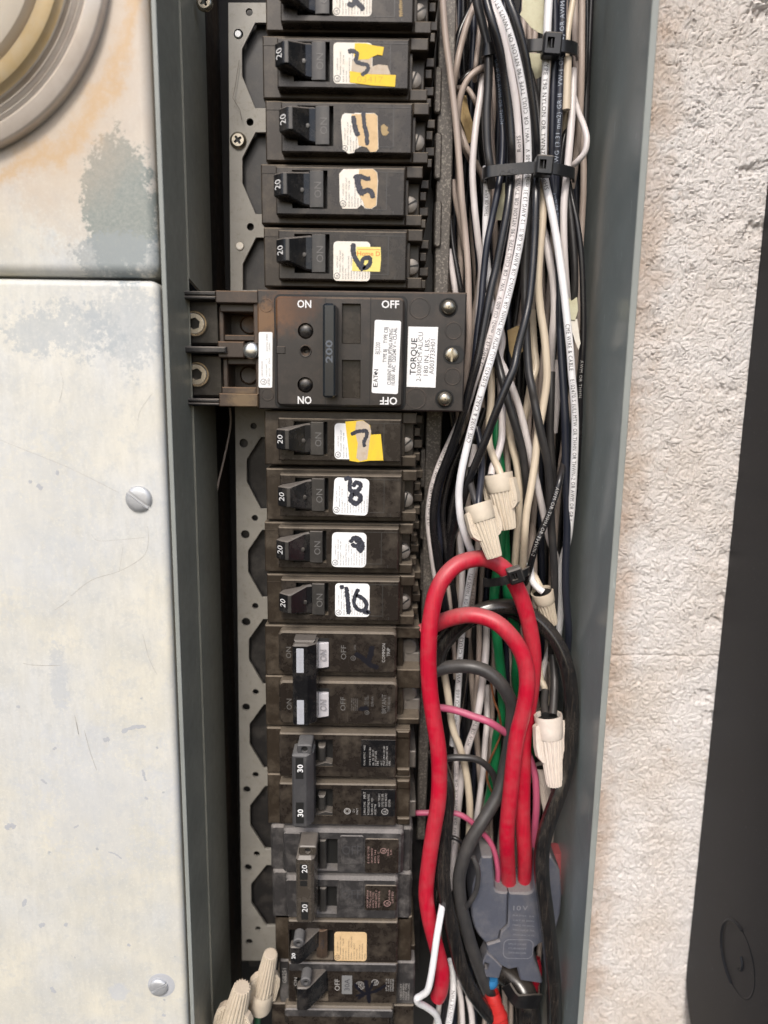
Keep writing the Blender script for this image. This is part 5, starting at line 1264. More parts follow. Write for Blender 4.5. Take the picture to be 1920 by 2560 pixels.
wire('glossy black wire to the right of the lettered white pair, crossing low to the left', A_((540, -180, -12), (585, 0, -10), (640, 150, -9), (692, 350, -10), (728, 560, -12), (758, 780, -14), (775, 980, -16), (775, 1150, -19), (768, 1382, -18)) + B_((772, 150, -15), (765, 380, -14), (750, 620, -12), (728, 830, -10), (695, 990, -8), (650, 1160, -7), (602, 1330, -6)) + C_((880, 60, -5), (818, 210, -4), (755, 370, -4), (690, 540, -5), (625, 710, -6), (555, 880, -8), (495, 1030, -10), (450, 1180, -14), (400, 1340, -20), (360, 1500, -26), (340, 1700, -30)), 21, 'black', flute=5, famp=0.05, twist=0.02)
wire('soft black wire making a long S curve right of the crossing wire', A_((690, 380, -26), (740, 560, -24), (790, 800, -23), (790, 1100, -22), (745, 1382, -22)) + B_((725, 200, -22), (705, 430, -22), (697, 650, -22), (700, 850, -21), (706, 1050, -20), (712, 1220, -19)) + C_((1000, 80, -17), (1030, 240, -15), (1048, 340, -15), (1080, 500, -14), (1120, 680, -14), (1155, 840, -15), (1175, 1020, -16), (1182, 1220, -17), (1192, 1420, -18), (1208, 1659, -18)) + D_((1208, 150, -18), (1215, 350, -19), (1210, 550, -21), (1195, 750, -25), (1190, 1000, -28)), 21, 'charcoal')
wire('black wire crossing under the pair of white wires and slanting down right', B_((440, 980, -28), (480, 1150, -26), (520, 1290, -23)) + C_((770, 120, -20), (790, 190, -19), (835, 360, -18), (890, 540, -18), (940, 720, -19), (968, 900, -20), (985, 1080, -22), (975, 1250, -26), (940, 1500, -30)) + D_((930, 200, -34), (960, 500, -38)), 21, 'charcoal')
wire('white wire straight down through the cable tie heads, lettered CME WIRE & CABLE low down', A_((868, -160, -17), (862, 0, -17), (852, 200, -17), (848, 400, -18), (836, 600, -18), (828, 800, -18), (824, 1000, -19), (828, 1200, -21), (845, 1382, -19)) + B_((875, 180, -17), (912, 380, -16), (942, 580, -15), (968, 780, -14), (992, 1000, -13), (1010, 1180, -12), (1025, 1350, -12)) + C_((1358, 120, -12), (1375, 300, -12), (1386, 500, -13), (1384, 700, -14), (1376, 900, -15), (1366, 1100, -16), (1350, 1300, -18), (1325, 1500, -21), (1300, 1659, -24)) + D_((1280, 180, -26), (1268, 400, -28), (1262, 650, -30), (1240, 850, -34)), 19.5, 'bright', [('TYPE T90 NYLON OR TWN75', 150, 395), ('RoHS', 445, 475), (LEG[:74], 815, 1300)])
wire('black wire just right of the central white wire, passing under both tie heads', A_((905, -160, -20), (903, 0, -20), (905, 200, -20), (898, 450, -20), (890, 700, -20), (885, 950, -21), (885, 1200, -23), (895, 1382, -22)) + B_((915, 200, -22), (922, 400, -22), (930, 600, -22), (938, 850, -21), (945, 1050, -21), (965, 1300, -20)) + C_((1290, 150, -20), (1305, 350, -20), (1325, 600, -21), (1335, 800, -22), (1340, 1000, -24)), 16, 'navy', [('AWM OR THHN', 480, 560)], tcol=simple('blue_grey_print2', (0.20, 0.25, 0.33), 0.5))
wire('blue-black wire with pale lettering along the right of the tie heads', A_((965, -160, -20), (958, 0, -20), (952, 250, -20), (945, 500, -20), (932, 780, -20), (920, 1000, -21), (912, 1200, -23), (908, 1382, -23)) + B_((918, 250, -24), (935, 500, -24), (928, 700, -24), (938, 950, -22), (952, 1200, -20)) + C_((1275, 0, -20), (1288, 200, -19), (1300, 450, -18), (1306, 700, -18), (1308, 950, -18), (1318, 1200, -18), (1318, 1450, -18), (1305, 1659, -18)) + D_((1308, 200, -18), (1308, 400, -18), (1320, 600, -19), (1332, 760, -21), (1322, 920, -25)), 20, 'navy', [('AWG (3.31 mm2) GR II   VW-1 OR C(UL) OR AWM', 415, 5)], tcol=simple('pale_blue_print', (0.34, 0.38, 0.45), 0.5))
wire('cream yellowed wire at the top right of the bundle, over the upper tie', A_((1050, -160, -24), (1030, 0, -24), (1005, 150, -22), (990, 280, -21), (985, 420, -22), (985, 700, -23), (965, 900, -28), (940, 1100, -34)), 16, 'cream')
wire('brownish beige wire at the right edge of the bundle top', A_((1092, -160, -30), (1092, 0, -30), (1090, 250, -30), (1088, 500, -30), (1080, 750, -32), (1062, 950, -34), (1045, 1150, -36), (1020, 1300, -40)), 17, 'beige')
wire('black wire at the extreme right edge of the bundle top', A_((1125, -160, -36), (1128, 200, -36), (1118, 500, -38), (1100, 700, -42)), 10, 'black')
wire('pinkish wire passing through the right end of the lower cable tie', A_((1030, 480, -26), (1028, 650, -24), (1018, 850, -22), (1002, 1050, -21), (985, 1230, -21), (972, 1382, -20)) + B_((968, 150, -20), (965, 350, -20), (972, 550, -21), (985, 750, -24), (1000, 900, -30)), 18.5, 'white')
wire('beige wire bulging out in a loop near the grey right wall', A_((1030, 650, -30), (1065, 770, -26), (1105, 870, -22), (1126, 960, -20), (1112, 1050, -20), (1060, 1115, -22), (1000, 1160, -26), (940, 1190, -30)), 15, 'white')
wire('dull black wire leaving the right end of the lower cable tie', B_((960, -60, -28), (1000, 150, -27), (1028, 400, -26), (1042, 620, -26), (1035, 830, -28), (1000, 1000, -34)), 19, 'charcoal')
wire('rough black wire bowing out furthest right beside the grey wall', B_((985, -40, -30), (1020, 130, -27), (1058, 300, -25), (1085, 500, -24), (1098, 750, -24), (1102, 1000, -24), (1096, 1200, -24), (1090, 1400, -24)) + C_((1430, 200, -25), (1425, 450, -26), (1415, 700, -28), (1400, 950, -30), (1360, 1300, -34)), 15, 'black', [('AWM OR THHN', 900, 990)], tcol=M['dim_print'], flute=4, famp=0.06, twist=.05)
wire('black wire slanting between the pale wires right of centre', A_((1000, 760, -30), (985, 880, -28), (960, 1000, -27), (940, 1150, -27)), 15, 'black')
wire('cream wire swinging down from the lower tie through the centre of the bundle', A_((815, 1200, -24), (815, 1382, -22)) + B_((825, 130, -21), (815, 330, -20), (798, 520, -20), (790, 720, -20), (805, 900, -20), (832, 1080, -19), (845, 1250, -18)) + C_((1150, 50, -18), (1148, 200, -18), (1118, 400, -18), (1075, 640, -17), (1052, 850, -16), (1020, 1060, -15), (985, 1250, -14), (968, 1450, -15), (962, 1659, -18)) + D_((955, 180, -24), (950, 350, -30)), 20, 'cream')
wire('pink-white wire bowed to the right below the lower tie', B_((800, 250, -30), (838, 400, -26), (868, 550, -24), (895, 720, -24), (902, 900, -24), (888, 1080, -26), (872, 1300, -30)) + C_((1180, 100, -34), (1160, 250, -38)), 20, 'white')
wire('white wire appearing left of the blue-black wire under the lower tie', A_((430, 1150, -27), (452, 1250, -26), (445, 1382, -26)) + B_((435, 100, -26), (428, 300, -26), (432, 520, -27), (450, 700, -28), (460, 820, -32)), 18, 'bright', [('THHN OR AWM', 545, 480)])
wire('white wire crossing from the crossing point down to the right, behind the black arch', B_((440, 780, -30), (500, 950, -28), (540, 1100, -27), (575, 1250, -26)) + C_((760, -20, -25), (800, 80, -24), (860, 220, -24), (910, 360, -24), (955, 520, -24), (1000, 720, -24), (1045, 920, -24), (1085, 1100, -24), (1125, 1280, -26), (1165, 1460, -28), (1220, 1620, -30)) + D_((1270, 300, -38)), 18.5, 'white')
wire('cream wire ending in the upper wire nut from the left', C_((690, 60, -26), (690, 300, -24), (672, 520, -23), (672, 680, -21), (705, 800, -17), (750, 900, -13), (775, 970, -11)), 18.5, 'cream')
wire('pinkish wire curling into the upper wire nut from the right', C_((760, 150, -30), (778, 350, -27), (782, 520, -25), (775, 660, -22), (745, 780, -19), (705, 880, -16), (690, 960, -13)), 18, 'white')
wire('cream wire running from the upper wire nuts down past the red arch', C_((800, 420, -28), (835, 580, -27), (865, 720, -26), (905, 880, -25), (920, 1050, -24), (920, 1250, -24), (905, 1450, -25), (890, 1659, -26)) + D_((890, 150, -28), (880, 350, -34)), 19, 'cream')
wire('pale wire upright behind the upper wire nut', C_((825, 520, -34), (825, 700, -33), (828, 900, -33), (838, 1100, -34)), 16, 'beige')
wire('cream wire crossing behind the long black S curve', B_((745, 900, -34), (760, 1150, -32)) + C_((1060, 60, -30), (1020, 200, -28), (985, 400, -28), (950, 560, -30), (940, 700, -34)), 19, 'cream')
wire('black wire upright right of the cream S shaped wire', C_((1190, 100, -32), (1185, 350, -30), (1180, 600, -30), (1195, 850, -30), (1220, 1050, -31)), 19, 'charcoal')
wire('pale pink wire glimpsed between the black wires on the right', C_((1240, 0, -34), (1238, 200, -33), (1232, 400, -34), (1215, 600, -37)), 16, 'white')
wire('thin lettered black wire slanting down left across the lower right bundle', C_((1325, 640, -28), (1300, 800, -22), (1262, 980, -13), (1225, 1120, -11), (1170, 1280, -10), (1110, 1420, -10), (1060, 1540, -10), (1010, 1670, -12)) + D_((1000, 270, -16), (970, 360, -22)), 17, 'black', [('AWM OR THHN OR THWN-2', 1220, 1385)], tcol=M['dim_print'])
wire('white wire running straight down behind the lower wire nut', C_((560, 700, -24), (520, 900, -24), (480, 1100, -24), (440, 1250, -24), (432, 1450, -25), (440, 1659, -27)) + D_((450, 200, -30), (445, 450, -36), (430, 800, -44), (400, 1300, -50)), 16, 'white')
wire('short blue-black wire entering the lower wire nut from above', C_((570, 560, -24), (600, 700, -20), (612, 860, -14), (606, 1000, -8), (590, 1130, -3), (585, 1200, -1)), 17, 'navy')
wire('dark grey wire entering the lower wire nut from the left', C_((520, 900, -16), (520, 1020, -10), (545, 1120, -5), (570, 1200, -2)), 17, 'charcoal')
for i, (pts, lab) in enumerate(((((560, 150), (500, 330), (430, 520), (350, 760), (280, 960), (240, 1200), (245, 1450), (265, 1659)), 'black wire second from the left in the curved group beside the lower rail'),
                                (((600, 250), (530, 500), (450, 700), (370, 880), (320, 1060), (290, 1250), (300, 1450), (330, 1659)), 'black wire third from the left in the curved group beside the lower rail'),
                                (((640, 400), (560, 620), (480, 800), (420, 1000), (370, 1200), (345, 1400), (350, 1659)), 'black wire fourth from the left in the curved group beside the lower rail'))):
    wire(lab, [('C', x, y, -27 - 2.5 * i) for x, y in pts] + [('D', 300 + 30 * i, 300, -36), ('D', 350 + 30 * i, 650, -42), ('D', 370 + 40 * i, 1200, -46), ('D', 380 + 45 * i, 1700, -50)], 15, 'black', flute=4, famp=.05, twist=.03)
wire('beige lettered wire behind the black curved group beside the lower rail', C_((520, 180, -30), (495, 340, -29), (455, 460, -29), (405, 640, -29), (350, 780, -30), (300, 930, -31), (275, 1100, -33), (265, 1350, -36)), 16, 'beige', [('NW OR THHN OR THWN-2 OR AWM', 1180, 1010)])
wire('pale lettered wire under the red arch with FT1 RoHS lettering', D_((590, -50, -34), (570, 150, -34), (548, 300, -34), (535, 480, -35), (515, 600, -36), (500, 800, -38)), 15, 'beige', [('TWN75 FT1 RoHS', 1540, 1430)])
wire('beige wire upright inside the red loops', D_((590, 650, -36), (590, 850, -36), (585, 1050, -36), (570, 1300, -38), (560, 1500, -40)), 14, 'beige')
wire('whitish lettered wire slanting down left inside the red loops', D_((655, 600, -46), (650, 820, -38), (640, 1000, -32), (615, 1200, -31), (590, 1380, -30), (560, 1530, -30), (535, 1659, -30)) + E_((510, 180, -31), (470, 330, -33), (430, 600, -36), (400, 900, -38), (370, 1250, -40)), 18, 'white', [('MTW OR THHN', 1860, 1780)])
wire('cream wire slanting down to the right inside the left red loop', D_((240, 800, -34), (290, 1050, -32), (325, 1250, -30), (360, 1480, -29), (390, 1659, -28)) + E_((370, 60, -28), (420, 200, -27), (465, 350, -27), (495, 520, -27), (512, 700, -28), (510, 900, -30), (490, 1100, -34)), 18, 'cream')
wire('white lettered wire just right of the left red leg, near the bottom', D_((420, 1100, -38), (410, 1400, -37)) + E_((405, 100, -36), (402, 400, -36), (400, 700, -36), (388, 950, -36), (375, 1150, -36), (360, 1400, -37)), 14, 'white', [('THHN OR AWM OR GR II', 2110, 1930)])
wire('white wire seen between the black arch cables, upper left of the loops', D_((330, 380, -36), (350, 560, -35), (372, 760, -34), (385, 950, -34), (395, 1150, -36)), 12, 'beige')
wire('pale blue-white wire right of centre low in the loops', D_((650, 1200, -46), (655, 1500, -40)) + E_((640, 180, -38), (625, 400, -38), (600, 600, -38), (570, 800, -39), (540, 1000, -42)), 15, 'white')
wire('white wire between the right black cables, going into the third wire nut', D_((1010, 190, -22), (1030, 330, -19), (1070, 390, -16), (1120, 430, -15)), 17, 'bright')
wire('cream wire going into the third wire nut from behind the red arch', D_((985, 250, -26), (1040, 290, -22), (1080, 360, -19), (1110, 420, -18)), 17, 'cream')
wire('pale wire behind the right red leg, slanting into the white wire nut', D_((1080, 1000, -30), (1100, 1150, -28), (1130, 1220, -26), (1150, 1330, -24), (1110, 1420, -20)), 17, 'cream')
wire('bluish white wire slanting behind the right black cable', D_((1210, 800, -36), (1160, 950, -34), (1120, 1080, -33), (1095, 1240, -33)), 15, 'white')
wire('grey-black wire dropping into the white wire nut', D_((1200, 950, -24), (1215, 1150, -20), (1210, 1320, -14), (1200, 1450, -9)), 21, 'charcoal')
wire('second grey-black wire dropping into the white wire nut', D_((1140, 1250, -22), (1130, 1360, -16), (1140, 1450, -10)), 20, 'charcoal')
wire('thick green wire, left of the green pair behind the red arch', C_((740, 500, -34), (738, 700, -32), (765, 900, -30), (775, 1200, -29), (775, 1500, -28)) + D_((765, 60, -28), (735, 300, -28), (715, 450, -28), (722, 650, -28), (742, 850, -28), (765, 1050, -28), (782, 1250, -28), (785, 1450, -28), (765, 1600, -29)) + E_((740, 130, -30), (725, 300, -31), (705, 480, -32), (675, 650, -34), (640, 850, -38)), 25, 'green')
wire('thick green wire, right of the green pair behind the red arch', C_((800, 1380, -30), (808, 1659, -30)) + D_((812, 200, -30), (820, 380, -30), (835, 500, -30), (865, 640, -31), (895, 780, -32), (905, 950, -34), (900, 1200, -36), (950, 1500, -38)) + E_((1010, 100, -40), (1015, 500, -42)), 24, 'green')
wire('thin bare copper wire winding behind the red loops', D_((690, 1180, -26), (715, 1330, -25), (755, 1440, -24), (778, 1560, -24), (775, 1659, -24)) + E_((772, 100, -24), (735, 210, -24), (690, 310, -24), (660, 400, -24), (655, 480, -24), (680, 560, -24), (715, 630, -25)), 5.5, 'copper')
wire('pink wire crossing left to right behind the left red leg, entering the loops', D_((150, 1390, -22), (275, 1392, -20), (400, 1415, -17), (540, 1462, -15), (700, 1525, -13), (800, 1580, -13), (860, 1640, -15)) + E_((930, 200, -22), (985, 260, -22), (1030, 370, -20), (1058, 500, -19), (1064, 700, -19), (1052, 900, -20), (1042, 1150, -22), (1040, 1350, -26)), 18, 'pink')
wire('darker pink wire crossing lower down behind the left red leg into the grey clamp', E_((60, 770, -24), (160, 770, -23), (330, 765, -22), (430, 785, -21), (520, 840, -21), (610, 930, -21), (680, 1010, -21), (725, 1120, -20), (745, 1250, -19), (745, 1400, -20)) + F_((740, 200, -22), (745, 400, -26)), 14, 'pink')
# big cables
wire('long red cable arching over the top and down the left side to the bottom', F_((245, 1105, -10), (272, 1040, -8), (285, 900, -6), (255, 760, -5), (212, 600, -4), (170, 420, -3), (150, 220, -2), (160, 0, -1)) + E_((180, 1130, 0), (215, 900, 1), (250, 680, 2), (260, 450, 2), (250, 230, 3), (228, 0, 3)) + D_((208, 1450, 3), (182, 1250, 3), (170, 1050, 3), (172, 850, 3), (188, 650, 2), (230, 450, 1), (300, 310, 0), (400, 210, -2), (510, 165, -4), (620, 155, -6), (720, 185, -7), (810, 250, -7), (880, 350, -7), (940, 480, -8), (985, 620, -9), (1020, 780, -10), (1040, 950, -11), (1035, 1130, -12), (1015, 1300, -13), (990, 1450, -13), (970, 1600, -13)) + E_((960, 150, -13), (955, 400, -13), (950, 700, -14), (955, 900, -15), (970, 1150, -17), (975, 1327, -19)) + F_((970, 230, -24), (970, 450, -30)), 42, 'red', n=12, sides=24)
wire('red cable making the shorter inner arch and hanging in front on the right', D_((120, 760, -13), (250, 690, -12), (370, 645, -9), (500, 622, -6), (630, 640, -4), (740, 690, -2), (830, 770, -1), (900, 860, -1), (955, 970, -1), (985, 1100, -1), (985, 1250, -1), (955, 1420, -2), (925, 1600, -2)) + E_((905, 130, -3), (875, 350, -4), (850, 600, -5), (825, 850, -7), (820, 1050, -10), (830, 1250, -14)) + F_((835, 150, -20), (840, 400, -28)), 41, 'red', n=12, sides=24)
wire('heavy dusty black cable arching behind the red arches and down the right side', D_((240, 1050, -22), (275, 900, -21), (350, 790, -20), (450, 690, -18), (560, 610, -17), (680, 565, -17), (800, 550, -18), (930, 570, -19), (1060, 650, -18), (1170, 760, -16), (1255, 890, -14), (1315, 1050, -12), (1345, 1230, -11), (1355, 1430, -10), (1355, 1600, -9)) + E_((1350, 100, -9), (1340, 250, -8), (1305, 420, -7), (1255, 600, -5), (1190, 780, -4), (1135, 950, -3), (1108, 1130, -2), (1105, 1327, -1)) + F_((1115, 150, 0), (1140, 350, 0), (1165, 560, 0), (1190, 800, -1), (1210, 1050, -2), (1215, 1300, -4), (1215, 1500, -6)), 38, 'cable', n=12, sides=36, flute=6, famp=0.035, twist=0.012)
wire('second black wire hugging the heavy black arch on its inner side', D_((250, 1120, -26), (290, 950, -24), (370, 830, -23), (460, 740, -22), (560, 680, -21), (700, 620, -22), (850, 620, -24), (950, 680, -28)), 17, 'black')
wire('black wire rising left inside the red loop to meet the black arch', D_((240, 860, -28), (310, 770, -27), (400, 700, -26), (500, 640, -25), (620, 590, -25)), 18, 'charcoal')
wire('dull grey cable arching inside the loops and sweeping down left past the clamp', D_((120, 1130, -22), (270, 1070, -20), (400, 1048, -18), (530, 1052, -16), (650, 1090, -15), (750, 1170, -14), (825, 1280, -14), (865, 1400, -15), (870, 1550, -16)) + E_((850, 150, -17), (800, 420, -17), (755, 600, -15), (680, 740, -13), (600, 870, -11), (520, 1000, -10), (460, 1150, -9), (430, 1327, -9)) + F_((425, 120, -9), (435, 300, -9), (470, 480, -9), (520, 660, -10), (580, 840, -12), (650, 1020, -14), (730, 1200, -18), (800, 1400, -24)), 33, 'grey', n=12, sides=24)
wire('small dark grey wire arching left to right low inside the loops', E_((200, 360, -20), (330, 318, -18), (450, 312, -17), (560, 325, -17), (640, 370, -18), (700, 440, -20), (730, 530, -22), (735, 640, -26)), 17, 'charcoal')
wire('small black wire curling behind the grey cable above the clamp', E_((250, 1010, -20), (350, 975, -18), (410, 990, -17), (460, 1040, -17), (490, 1120, -18)), 11, 'black')
wire('grey wire looping over the left shoulder of the clamp', F_((540, -60, -4), (575, 30, -3), (582, 120, -3), (565, 220, -4), (520, 310, -5), (470, 370, -8)), 13, 'grey')
wire('heavy fluted black cable behind the left red leg curving to the bottom right', E_((215, 250, -16), (290, 430, -14), (330, 600, -12), (318, 800, -10), (300, 1000, -8), (290, 1200, -6)) + F_((285, 50, -5), (305, 250, -4), (345, 450, -4), (390, 650, -4), (440, 850, -4), (510, 1020, -5), (600, 1160, -7), (700, 1280, -10), (820, 1420, -14)), 36, 'cable', n=12, sides=36, flute=7, famp=0.04, twist=0.015)
wire('white wire bent sharply at the bottom beside the foot of the left red leg', F_((285, 340, -3), (266, 450, 3), (240, 600, 6), (215, 780, 7), (188, 950, 7), (160, 1050, 6), (110, 1092, 4), (75, 1115, 3), (85, 1150, 1), (150, 1185, -3), (230, 1250, -8), (260, 1350, -12)), 17, 'bright', cat='wire')
wire('white wire lettered NYLON at the bottom edge', F_((345, 800, -14), (372, 950, -14), (372, 1100, -13), (350, 1250, -13), (325, 1400, -13)), 17, 'bright', [('NYLON OR TWN', 2560, 2470)])
wire('bluish white wire at the bottom edge, left of the lettered one', F_((270, 1050, -20), (262, 1180, -20), (235, 1330, -20), (225, 1450, -20)), 16, 'white')
wire('ribbed black wire at the bottom edge between two white ones', F_((335, 850, -15), (330, 1000, -15), (305, 1180, -15), (280, 1400, -15)), 17, 'black', flute=5, famp=.08, twist=.03)
wire('pale wire at the bottom edge, right of the lettered one', F_((400, 950, -20), (440, 1130, -20), (455, 1400, -20)), 14, 'white')
wire('second pale wire at the bottom edge, tucked under the fluted cable', F_((500, 1100, -20), (528, 1250, -20), (535, 1420, -20)), 15, 'white')
wire('dark red wire glimpsed under the grey clamp', F_((1060, 780, -32), (1075, 900, -30), (1050, 1000, -30), (1040, 1120, -32)), 22, 'darkred')
wire('thick black cable rising from below the clamp inside a collar', F_((760, 860, -34), (850, 930, -30), (930, 1010, -26), (980, 1120, -22), (1000, 1250, -20), (1010, 1450, -20)), 62, 'cable', n=10, sides=30)
wire('fine brown wire hanging in the dark gap left of the perforated plate', [('J', 1402, 780, -50), ('J', 1408, 860, -50), ('J', 1395, 960, -50), ('J', 1365, 1100, -50), ('J', 1330, 1250, -50), ('J', 1310, 1400, -50)], 5, 'beige')
# paper flags and sleeves
def sheet(k, pts, h, mat, label, curl=2.0):
    o = []
    for x, y in pts: q = P(*fr(k, x, y), h); o.append((q.x, q.z))
    m = MB(); m.plate(o, (), h - 0.15, h, 0.05, True)
    ob = m.build('paper_flag', M[mat], None, 30); tag(ob, label, 'label flag'); return ob
sheet('A', [(680, -60), (830, -60), (835, 240), (790, 225), (740, 190), (690, 130), (662, 100), (678, 70)], -23.5, 'cream', 'large stained cream paper flag behind the wires at the top')
sheet('A', [(715, 365), (815, 370), (815, 525), (780, 545), (750, 540)], -23.5, 'cream', 'cream paper flag just below the upper cable tie')
sheet('B', [(505, 30), (560, 20), (560, 270), (545, 278), (498, 276)], -27, 'cream', 'pale paper flag hanging just below the left of the lower cable tie')
sheet('B', [(990, 800), (1020, 835), (1058, 808), (1066, 900), (1045, 970), (1010, 965)], -21, 'cream', 'small white paper flag beside the right white wire')
sheet('B', [(1015, 970), (1060, 960), (1072, 1060), (1082, 1130), (1068, 1175), (1045, 1120), (1025, 1050)], -21.5, 'sticker', 'crumpled white tape end below the small paper flag')
sheet('B', [(575, 1040), (640, 1010), (700, 1000), (690, 1180), (610, 1240), (590, 1180)], -33, 'kraft', 'tan paper scrap deep in the centre of the bundle')
wire('cream tape sleeve wrapped round the wire below the upper tie', A_((992, 400, -19), (990, 560, -19), (984, 760, -19)), 21, 'cream', name='tape_sleeve', cat='tape')
wire('torn strip of tan sheath fanned out under the arch wire', A_((255, 680, -44), (275, 790, -42), (305, 880, -41), (335, 980, -42)), 27, 'beige', flute=6, famp=.12, name='torn_sheath', cat='sheath').data.materials[0] = M['kraft']
# ---------------------------------------------------------------- cable ties
def band(mb, pts, w, t):
    px, ws = pts
    A = []; B = []; C = []; D = []
    for i, p in enumerate(ws):
        ta = (ws[min(i + 1, len(ws) - 1)] - ws[max(i - 1, 0)]).normalized()
        up = Vector((0, 0, 1)); up = (up - ta * up.dot(ta)).normalized(); n = ta.cross(up)
        if n.y > 0: n = -n
        A.append(p + up * w / 2); B.append(p + up * w / 2 + n * t); C.append(p - up * w / 2 + n * t); D.append(p - up * w / 2)
    b = len(mb.v); n = len(ws)
    for i in range(n): mb.v += [A[i], B[i], C[i], D[i]]
    for i in range(n - 1):
        for j in range(4):
            a = b + i * 4 + j; c = b + i * 4 + (j + 1) % 4
            mb.f.append((a, c, c + 4, a + 4))
    mb.f += [(b, b + 1, b + 2, b + 3), (b + 4 * n - 4, b + 4 * n - 3, b + 4 * n - 2, b + 4 * n - 1)]
def cable_tie(label, k, strap, segs, head, hh, hw, hz, ang, wpx, emb=None):
    t = thing('cable_tie', label, 'cable tie', k, head[0], head[1], hh, 'black cable ties')
    s = FR[k][2] * SC(*fr(k, *head), hh)
    m = MB()
    for sg in segs: band(m, path([(k,) + q for q in sg], 8), wpx / s, 1.1)
    st = m.build('strap', M['tie'], t, 30)
    q = P(*fr(k, *head), hh); a = math.radians(ang)
    def R_(u, v): return (q.x + u * math.cos(a) - v * math.sin(a), q.z + u * math.sin(a) + v * math.cos(a))
    W_, Hh = hw / s / 2, hz / s / 2
    out = [R_(u, v) for u, v in rrect(-W_, -Hh, W_, Hh, W_ * .25)]
    hole = [R_(u, v) for u, v in rrect(-W_ * .62, -Hh * .42, W_ * .15, Hh * .5)]
    m = MB(); m.plate(out, [hole], hh - 3.5, hh + 1.8, 0.7); hd = m.build('head', M['tie'], t, 40)
    m = MB(); m.plate([R_(u, v) for u, v in rrect(-W_ * .6, -Hh * .4, W_ * .12, Hh * .48)], (), hh - 3, hh - 0.6, 0); m.build('slot', M['groove'], hd)
    m = MB(); m.plate([R_(u, v) for u, v in rrect(-W_ * .22, -Hh * .36, -W_ * .02, Hh * .44)], (), hh - 1, hh + 1.2, 0.2); m.build('pawl', M['tie'], hd)
    if emb:
        m = MB()
        for (x, y, s_, w_, h_) in emb: m.text(s_, k, x, y, 30, h_, -6, w_)
        m.build('emboss', simple('tie_emboss', (0.04, 0.04, 0.045), .4), st, 0)
    return t
cable_tie('upper black nylon cable tie, partly behind the front wires', 'A', None,
          [[(400, 400, -30), (412, 355, -21), (440, 345, -18.5), (500, 335, -18.5), (600, 330, -19), (700, 322, -17), (760, 318, -15.5), (830, 315, -15)], [(930, 320, -15), (980, 325, -15.5), (1025, 335, -18), (1046, 350, -23), (1050, 380, -32)]],
          (885, 310), -13, 128, 150, -3, 78)
cable_tie('middle black nylon cable tie wrapped across the whole bundle below the first', 'A', None,
          [[(408, 1235, -28), (418, 1205, -18), (450, 1190, -14.2), (520, 1180, -13.5), (620, 1172, -12.5), (700, 1165, -12.2), (780, 1160, -12.2)], [(880, 1165, -12.5), (940, 1178, -13.5), (990, 1190, -16), (1020, 1200, -20), (1026, 1225, -30)]],
          (830, 1145), -10.5, 120, 130, -3, 74, [(620, 1182, 'A391', 90, -11.2), (545, 1190, 'I2', 40, -11.8)])
cable_tie('dusty black cable tie gripping the top right of the red arch', 'D', None,
          [[(640, 345, -16), (665, 355, -13), (720, 350, -6), (780, 342, 0), (830, 325, 1.5), (870, 310, 2)], [(930, 285, 1), (975, 262, -4), (990, 250, -12)]],
          (893, 295), 3.5, 125, 130, 20, 72, None)
